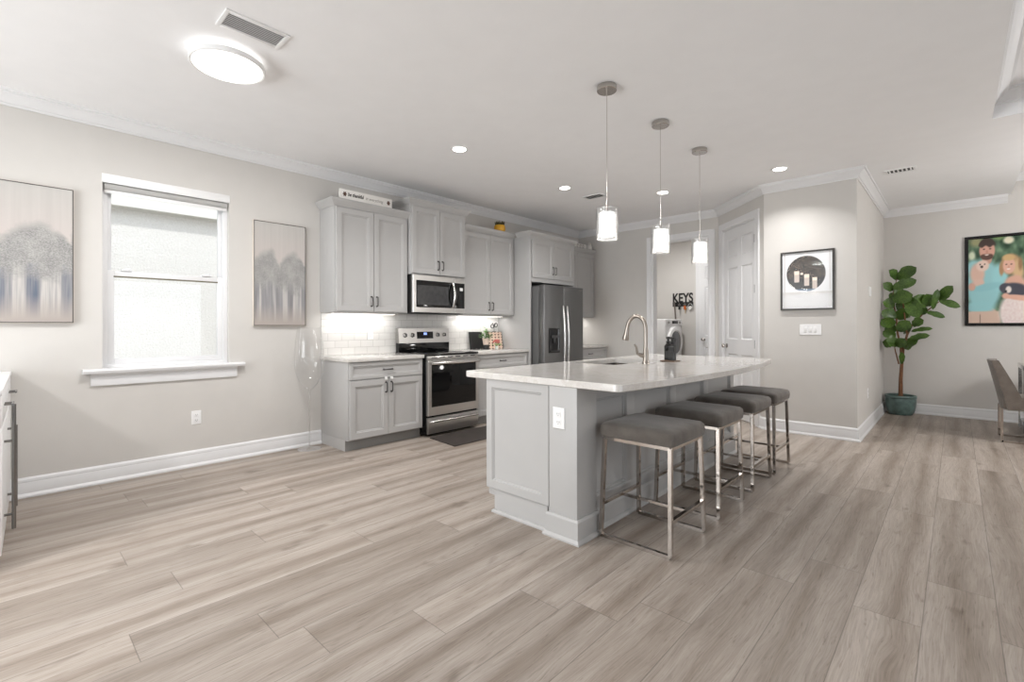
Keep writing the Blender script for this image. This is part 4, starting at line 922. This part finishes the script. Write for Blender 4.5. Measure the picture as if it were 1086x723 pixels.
    ell(470, 505, 110, 17, (220, 172, 152), .25, .12); ell(378, 492, 24, 18, (220, 172, 152), .3)
    return tuple(c)
print_mesh('print', t, mY(YD), PX0 + .036, PX1 - .036, PZ0 + .036, PZ1 - .036, .012, couple, 130, 150)

# ------------------------------------------------------------------ laundry room
WX = 1.12
t = thing('washing_machine', 'white front loading washer on a pedestal in the laundry room', 'washing machine', (.78, 8.38, 0)); y0, y1 = 8.03, 8.72
m = MB(); m.box(.42, WX, y0, y1, .36, 1.352, .015, 3); m.build('cabinet', 'white', t)
m = MB(); m.box(.42, WX - .01, y0, y1, .0, .355, .008); pd = m.build('pedestal', 'white', t)
m = MB(); m.box(WX - .012, WX + .004, y0 + .02, y1 - .02, .05, .34, .005); m.build('drawer', 'white', pd)
def xl(prof, yc, zc, mt, nm, par, n=40):
    m = MB(); m.loft([[(WX + h, yc + r * math.cos(a), zc + r * math.sin(a)) for a in [2 * PI * i / n for i in range(n)]] for r, h in prof]); return m.build(nm, mt, par)
dr = xl([(.29, -.005), (.29, .02), (.275, .045), (.225, .055), (.21, .04)], 8.375, .93, 'white', 'door', t)
xl([(.209, .03), (.2, .048), (.15, .056), (.05, .06)], 8.375, .93, 'drum', 'door_glass', dr)
m = MB(); m.rings(mX(WX), y0 + .01, y1 - .01, 1.235, 1.345, [(0, -.002), (0, .006), (.004, .01)]); cp_ = m.build('control_panel', 'white', t)
m = MB(); m.rings(mX(WX + .01), 8.29, 8.53, 1.27, 1.32, [(0, -.001), (0, .002), (.002, .003)]); m.build('display', 'black', cp_)
for y in (8.14, 8.6):
    m = MB(); m.loft([[(WX + .008 + h, y + r * math.cos(a), 1.295 + r * math.sin(a)) for a in [2 * PI * i / 20 for i in range(20)]] for r, h in ((.022, 0), (.02, .02), (.016, .024))]); m.build('dial', 'steel', cp_)
t = thing('key_rack', 'black key rack with cut out KEYS lettering on the laundry wall', 'key rack', (1.07, YL, 1.6))
m = MB(); m.box(.868, 1.272, YL - .012, YL - .0005, 1.60, 1.685, .003); b = m.build('bar', 'blackm', t)
m = MB(); text_mesh(m, 'KEYS', .25, lambda a, b_, c: (.872 + a, YL - .004 - c, 1.680 + b_), .004, 0, .006, .395); m.build('lettering', 'blackm', t, smooth=False)
for x in (.91, 1.015, 1.12, 1.225):
    m = MB(); m.tube([(x, YL - .012, 1.645), (x, YL - .035, 1.64), (x, YL - .043, 1.65), (x, YL - .043, 1.665)], .006, 8); m.build('hook', 'nickel', b)
def keys(x, lb, fob, key):
    t = thing('key_ring', lb, 'keys', (x, YL - .036, 1.44), group='keys on the rack'); m = MB()
    m.tube([(x + .018 * math.sin(a), YL - .036, 1.631 + .018 * math.cos(a)) for a in [k * PI / 8 for k in range(17)]], .003, 6); m.build('ring', 'silver', t)
    m = MB(); m.box(x - .022, x + .022, YL - .043, YL - .031, 1.54, 1.615, .006); m.build('fob', fob, t)
    m = MB(); m.lathe([(.002, -.003), (.018, -.003), (.018, .003), (.002, .003)], (x + .012, YL - .037, 1.55), 14, ax=1); m.box(x + .007, x + .017, YL - .039, YL - .035, 1.465, 1.54); m.build('key', key, t)
keys(1.015, 'black fobbed keys on the second hook of the key rack', 'blackm', 'silver'); keys(1.12, 'keys with orange tag on the third hook of the key rack', 'orange', 'gold')
t = thing('lanyard', 'pale looped key ring on the last hook of the key rack', 'keys', (1.225, YL - .036, 1.5))
m = MB(); m.tube([(1.225 + .045 * math.sin(a), YL - .038, 1.592 + .055 * math.cos(a)) for a in [k * PI / 12 for k in range(25)]], .006, 8); m.build('loop', 'silver', t)
m = MB(); m.lathe([(.002, -.003), (.03, -.003), (.03, .003), (.002, .003)], (1.225, YL - .038, 1.575), 18, ax=1); m.build('disc', 'whitem', t)
t = thing('broom', 'long handled broom leaning on the laundry wall below the key rack', 'broom', (1.03, YL - .06, 0))
m = MB(); m.tube([(.925, YL - .06, 1.69), (1.03, YL - .06, .2)], .014, 10); m.build('handle', 'pole', t)
m = MB(); m.box(.93, 1.14, YL - .10, YL - .03, .15, .21, .01); m.build('head', 'darkgrey', t)
m = MB(); m.loft([[(.93, YL - .1, .15), (1.14, YL - .1, .15), (1.14, YL - .03, .15), (.93, YL - .03, .15)], [(.91, YL - .12, .001), (1.16, YL - .12, .001), (1.16, YL - .02, .001), (.91, YL - .02, .001)]]); m.build('bristles', 'bristle', t)

# ------------------------------------------------------------------ floor things
m = MB(); m.loft([[(x, y, z) for x, y in offset([(.68, 3.2), (1.16, 3.15), (1.16, 4.2), (.68, 4.25)], d)] for d, z in ((0, .001), (0, .008), (.012, .012))])
tag(m.build('kitchen_mat', 'rug', org=(.92, 3.7, 0)), 'dark brown cushioned mat on the floor in front of the range', 'mat')
GX, GY = .165, 2.105
t = thing('giant_wine_glass', 'oversized clear wine glass standing on the floor beside the base cabinet', 'decoration', (GX, GY, 0))
m = MB()
def bowl(t_): 
    pr = [(.012, .585), (.035, .60), (.07, .64), (.105, .70), (.132, .77), (.143, .85), (.142, .93), (.135, 1.03), (.124, 1.13), (.114, 1.215)]
    return pr
pr = bowl(0); m.lathe(pr + [(r - .0035, z) for r, z in reversed(pr)], (GX, GY, 0), 48, True, True); m.build('bowl', 'glass', t, sharp=80)
m = MB(); m.lathe([(.009, .02), (.008, .06), (.0075, .3), (.008, .54), (.012, .575), (.016, .588)], (GX, GY, 0), 16); m.build('stem', 'stemglass', t, sharp=80)
m = MB(); m.lathe([(.11, .001), (.112, .004), (.06, .008), (.02, .014), (.009, .024)], (GX, GY, 0), 40); m.build('foot', 'glass', t, sharp=80)

# fiddle leaf fig
PXc, PYc = 4.325, 8.50
t = thing('potted_fig_tree', 'tall fiddle leaf fig in a teal glazed pot in the dining corner', 'plant', (PXc, PYc, 0))
m = MB(); m.lathe([(.10, .001), (.13, .006), (.15, .05), (.165, .12), (.172, .18), (.17, .22), (.168, .226), (.175, .232), (.177, .262), (.17, .27), (.152, .265), (.15, .235)], (PXc, PYc, 0), 40, True, False); m.build('pot', 'teal', t, sharp=50)
m = MB(); m.grid(lambda u, v: (PXc + (u * .148) * math.cos(v * 2 * PI), PYc + (u * .148) * math.sin(v * 2 * PI), .24 + .012 * noise.noise(Vector((u * 4 * math.cos(v * 6.28), u * 4 * math.sin(v * 6.28), 0)))), 8, 32); m.build('soil', 'soil', t)
def cw(cx, cy, yy):           # a point of the photographed outline on the plant's own vertical plane
    px, py = 900 + cx / 5.16, 260 + cy / 5.16
    d = fw + rr * ((px - 543) / F) - uu * ((py - V0) / F); k = yy / d.y
    p = Vector((CAMX, 0, CAMH)) + d * k
    p.x = max(p.x, 4.148); return p
m = MB()
def branch(pts, r0_, r1_, yy=8.48):
    P_ = [cw(a, b, yy + .02 * math.sin(i * 2.1)) for i, (a, b) in enumerate(pts)]; n_ = len(P_); m.tube(P_, [r0_ + (r1_ - r0_) * i / (n_ - 1) for i in range(n_)], 8)
m.tube([(PXc, PYc, .235), (PXc + .003, PYc - .005, .5), cw(291, 645, 8.49)], [.026, .022, .018], 10)
branch([(291, 650), (300, 560), (320, 490), (345, 440), (400, 382), (440, 350), (500, 305)], .018, .005)
branch([(290, 650), (285, 560), (268, 480), (262, 400), (240, 290), (250, 230), (266, 180)], .015, .004, 8.44)
branch([(275, 650), (255, 575), (250, 545)], .010, .004, 8.42); branch([(320, 490), (310, 420), (300, 330), (290, 260)], .012, .004, 8.40)
m.build('trunk', 'bark', t)
LV = [(265, 188, 372, 112, 60, 0), (265, 188, 222, 128, 44, .03), (240, 238, 372, 180, 50, -.03), (240, 250, 190, 200, 40, .02), (238, 300, 352, 262, 66, -.08), (300, 242, 246, 262, 40, .08), (252, 335, 180, 305, 58, -.03), (256, 400, 172, 352, 56, -.12), (250, 440, 174, 398, 56, -.16),
      (322, 285, 386, 385, 62, -.1), (432, 335, 356, 272, 60, .04), (442, 335, 428, 258, 50, .06), (460, 352, 488, 230, 26, .0), (500, 312, 572, 212, 50, .04), (495, 302, 612, 330, 32, -.04), (425, 365, 528, 388, 26, -.05), (340, 472, 462, 448, 22, -.06), (328, 515, 446, 486, 32, -.1),
      (268, 470, 336, 408, 52, -.14), (348, 440, 412, 405, 52, -.08), (268, 545, 204, 508, 58, -.16), (264, 555, 312, 505, 46, -.18), (258, 500, 186, 465, 44, -.05), (240, 545, 184, 520, 48, 0), (305, 565, 385, 505, 50, -.02), (300, 340, 258, 316, 56, .1), (335, 395, 280, 352, 46, .1), (290, 650, 288, 575, 24, -.05),
      (368, 372, 432, 340, 46, .08), (278, 410, 300, 335, 60, .06), (330, 350, 345, 275, 60, .07), (262, 470, 200, 440, 50, .06), (300, 480, 350, 440, 50, .1), (315, 520, 325, 570, 34, .04), (232, 260, 262, 300, 40, .05), (390, 350, 360, 310, 54, .1)]
m = MB(); rg = random.Random(5)
for a0, b0, a1, b1, wd, dy in LV:
    yy = 8.42 + dy - .02; p0 = cw(a0, b0, yy + .03); p1 = cw(a1, b1, yy - rg.uniform(0, .12)); ax = p1 - p0; L_ = ax.length; ax.normalize()
    view = (Vector((CAMX, 0, CAMH)) - p0).normalized(); tiltv = (view + Vector((0, 0, rg.uniform(.0, .7))) + Vector((rg.uniform(-.3, .3), 0, 0))).normalized()
    sd = ax.cross(tiltv).normalized(); nr = sd.cross(ax).normalized(); hw = wd / 5.16 * .0129 * .5 * 1.38
    if nr.dot(view) < 0: nr = -nr
    rows = []
    for i in range(11):
        s_ = i / 10; wv = hw * (math.sin(PI * s_ ** .8) ** .55 if 0 < s_ < 1 else 0.03) * (.62 + .5 * s_ - .12 * (math.exp(-((s_ - .35) / .12) ** 2)))
        bend = nr * (.05 * L_ * math.sin(PI * s_)) - Vector((0, 0, .08 * L_ * s_ * s_))
        c = p0 + ax * L_ * s_ + bend; row = []
        for q in (-1, -.5, 0, .5, 1):
            wave = nr * (.006 * math.sin(i * 1.9 + q * 2) * abs(q) + .22 * wv * abs(q))
            row.append(c + sd * wv * q + wave)
        rows.append(row)
    for r_ in rows:
        for v_ in r_: v_.x = max(v_.x, XS + .006); v_.y = min(v_.y, YD - .006)
    m.loft(rows, False)
m.build('foliage', 'leaf', t, sharp=80, recalc=False)

# dining chair and table (cut by the right edge)
t = thing('dining_chair', 'warm grey upholstered dining chair with chrome legs at the dark table', 'chair', (5.45, 7.38, 0))
m = MB(); m.loft([[(5.21 + s_, 7.15, z) for s_, z in ((.0, .36), (.0, .36), (.0, .36))] for _ in ()]) if False else None
m = MB(); m.box(5.25, 5.75, 7.15, 7.61, .345, .48, .035, 4); m.build('seat', 'chairfab', t, sharp=60)
m = MB(); loops = []
for k in range(9):
    s_ = k / 8; z = .345 + .51 * s_; xb = 5.235 - .10 * s_ ** 1.1; th = .085 - .03 * s_; y0_, y1_ = 7.14 + .035 * s_ ** 3, 7.62 - .035 * s_ ** 3; L_ = []
    for i in range(9):
        q = i / 8; L_.append((xb + (1 - math.sin(PI * q)) * .05 * (1 - s_ * .4) - .0, y0_ + (y1_ - y0_) * q, z))
    for i in range(9):
        q = 1 - i / 8; wrap = (1 - math.sin(PI * q)) ** 1.5 * .06 * (1 - s_ ** 1.3)
        L_.append((xb + th + (1 - math.sin(PI * q)) * .05 * (1 - s_ * .4) + wrap, y0_ + .006 + (y1_ - y0_ - .012) * q, z))
    loops.append(L_)
m.loft(loops); m.build('backrest', 'chairfab', t, sharp=60)
for y in (7.17, 7.59):
    m = MB(); m.bar((5.24, y, .005), (5.24, y, .36), .022, .022); m.build('leg', 'chrome', t)
    m = MB(); m.bar((5.70, y, .005), (5.70, y, .36), .022, .022); m.build('leg', 'chrome', t)
    m = MB(); m.bar((5.24, y, .011), (5.70, y, .011), .02, .022); m.build('floor_rail', 'chrome', t)
t = thing('dining_table', 'dark mirrored dining table cut off by the right edge', 'table', (6.3, 7.7, 0))
m = MB(); m.box(5.43, 7.2, 7.64, 8.35, .73, .775, .004); m.build('tabletop', 'darkglass', t)
m = MB(); m.box(5.445, 5.5, 7.66, 8.33, .36, .73, .003); m.box(5.445, 5.5, 7.66, 8.33, .0, .12, .003); m.build('end_panel', 'bluerefl', t)
m = MB(); m.box(5.435, 5.45, 7.645, 7.66, 0, .735); m.box(5.435, 5.45, 8.33, 8.345, 0, .735); m.box(5.435, 5.45, 7.645, 8.345, .765, .78); m.build('edge_trim', 'steelh', t, smooth=False)
m = MB(); m.box(7.1, 7.15, 7.66, 8.33, 0, .73, .003); m.build('leg', 'bluerefl', t)

# white sideboard at the left edge with chrome bar handles
SB = math.radians(-1.9)
t = thing('sideboard', 'white cabinet with long chrome bar handles at the left edge', 'sideboard', (0.016, .052, 0), rz=SB)
m = MB(); m.box(.002, 1.42, -.46, -.02, .06, .885, .003); m.box(.05, 1.38, -.42, -.05, 0, .06); m.build('body', 'white', t, org=(0, 0, 0)) if False else None
def sb(mb, name, mt, par): 
    me_o = mb.build(name, mt, None); me_o.parent = par; return me_o
sb(m, 'body', 'white', t)
m = MB(); m.box(.0, 1.44, -.48, .002, .885, .912, .004); sb(m, 'top', 'white', t)
for x0, x1 in ((.02, .70), (.72, 1.40)):
    m = MB(); m.box(x0, x1, -.02, -.002, .08, .70, .003); d = sb(m, 'door', 'white', t)
    m = MB(); xh = x1 - .06 if x0 < .5 else x1 - .30
    m.tube([(xh, .035, .12), (xh, .035, .80 if x0 > .5 else .62)], .009 if x0 > .5 else .007, 12)
    for z in (.2, .6): m.tube([(xh, -.003, z), (xh, .035, z)], .007, 8)
    sb(m, 'handle', 'darkchrome', d)
    m = MB(); m.box(x0, x1, -.02, -.002, .715, .875, .003); d = sb(m, 'drawer', 'white', t)
    m = MB(); m.tube([((x0 + x1) / 2 - .06, .03, .80), ((x0 + x1) / 2 + .06, .03, .80)], .006, 10)
    for s_ in (-.04, .04): m.tube([((x0 + x1) / 2 + s_, -.003, .80), ((x0 + x1) / 2 + s_, .03, .80)], .005, 8)
    sb(m, 'handle', 'darkchrome', d)
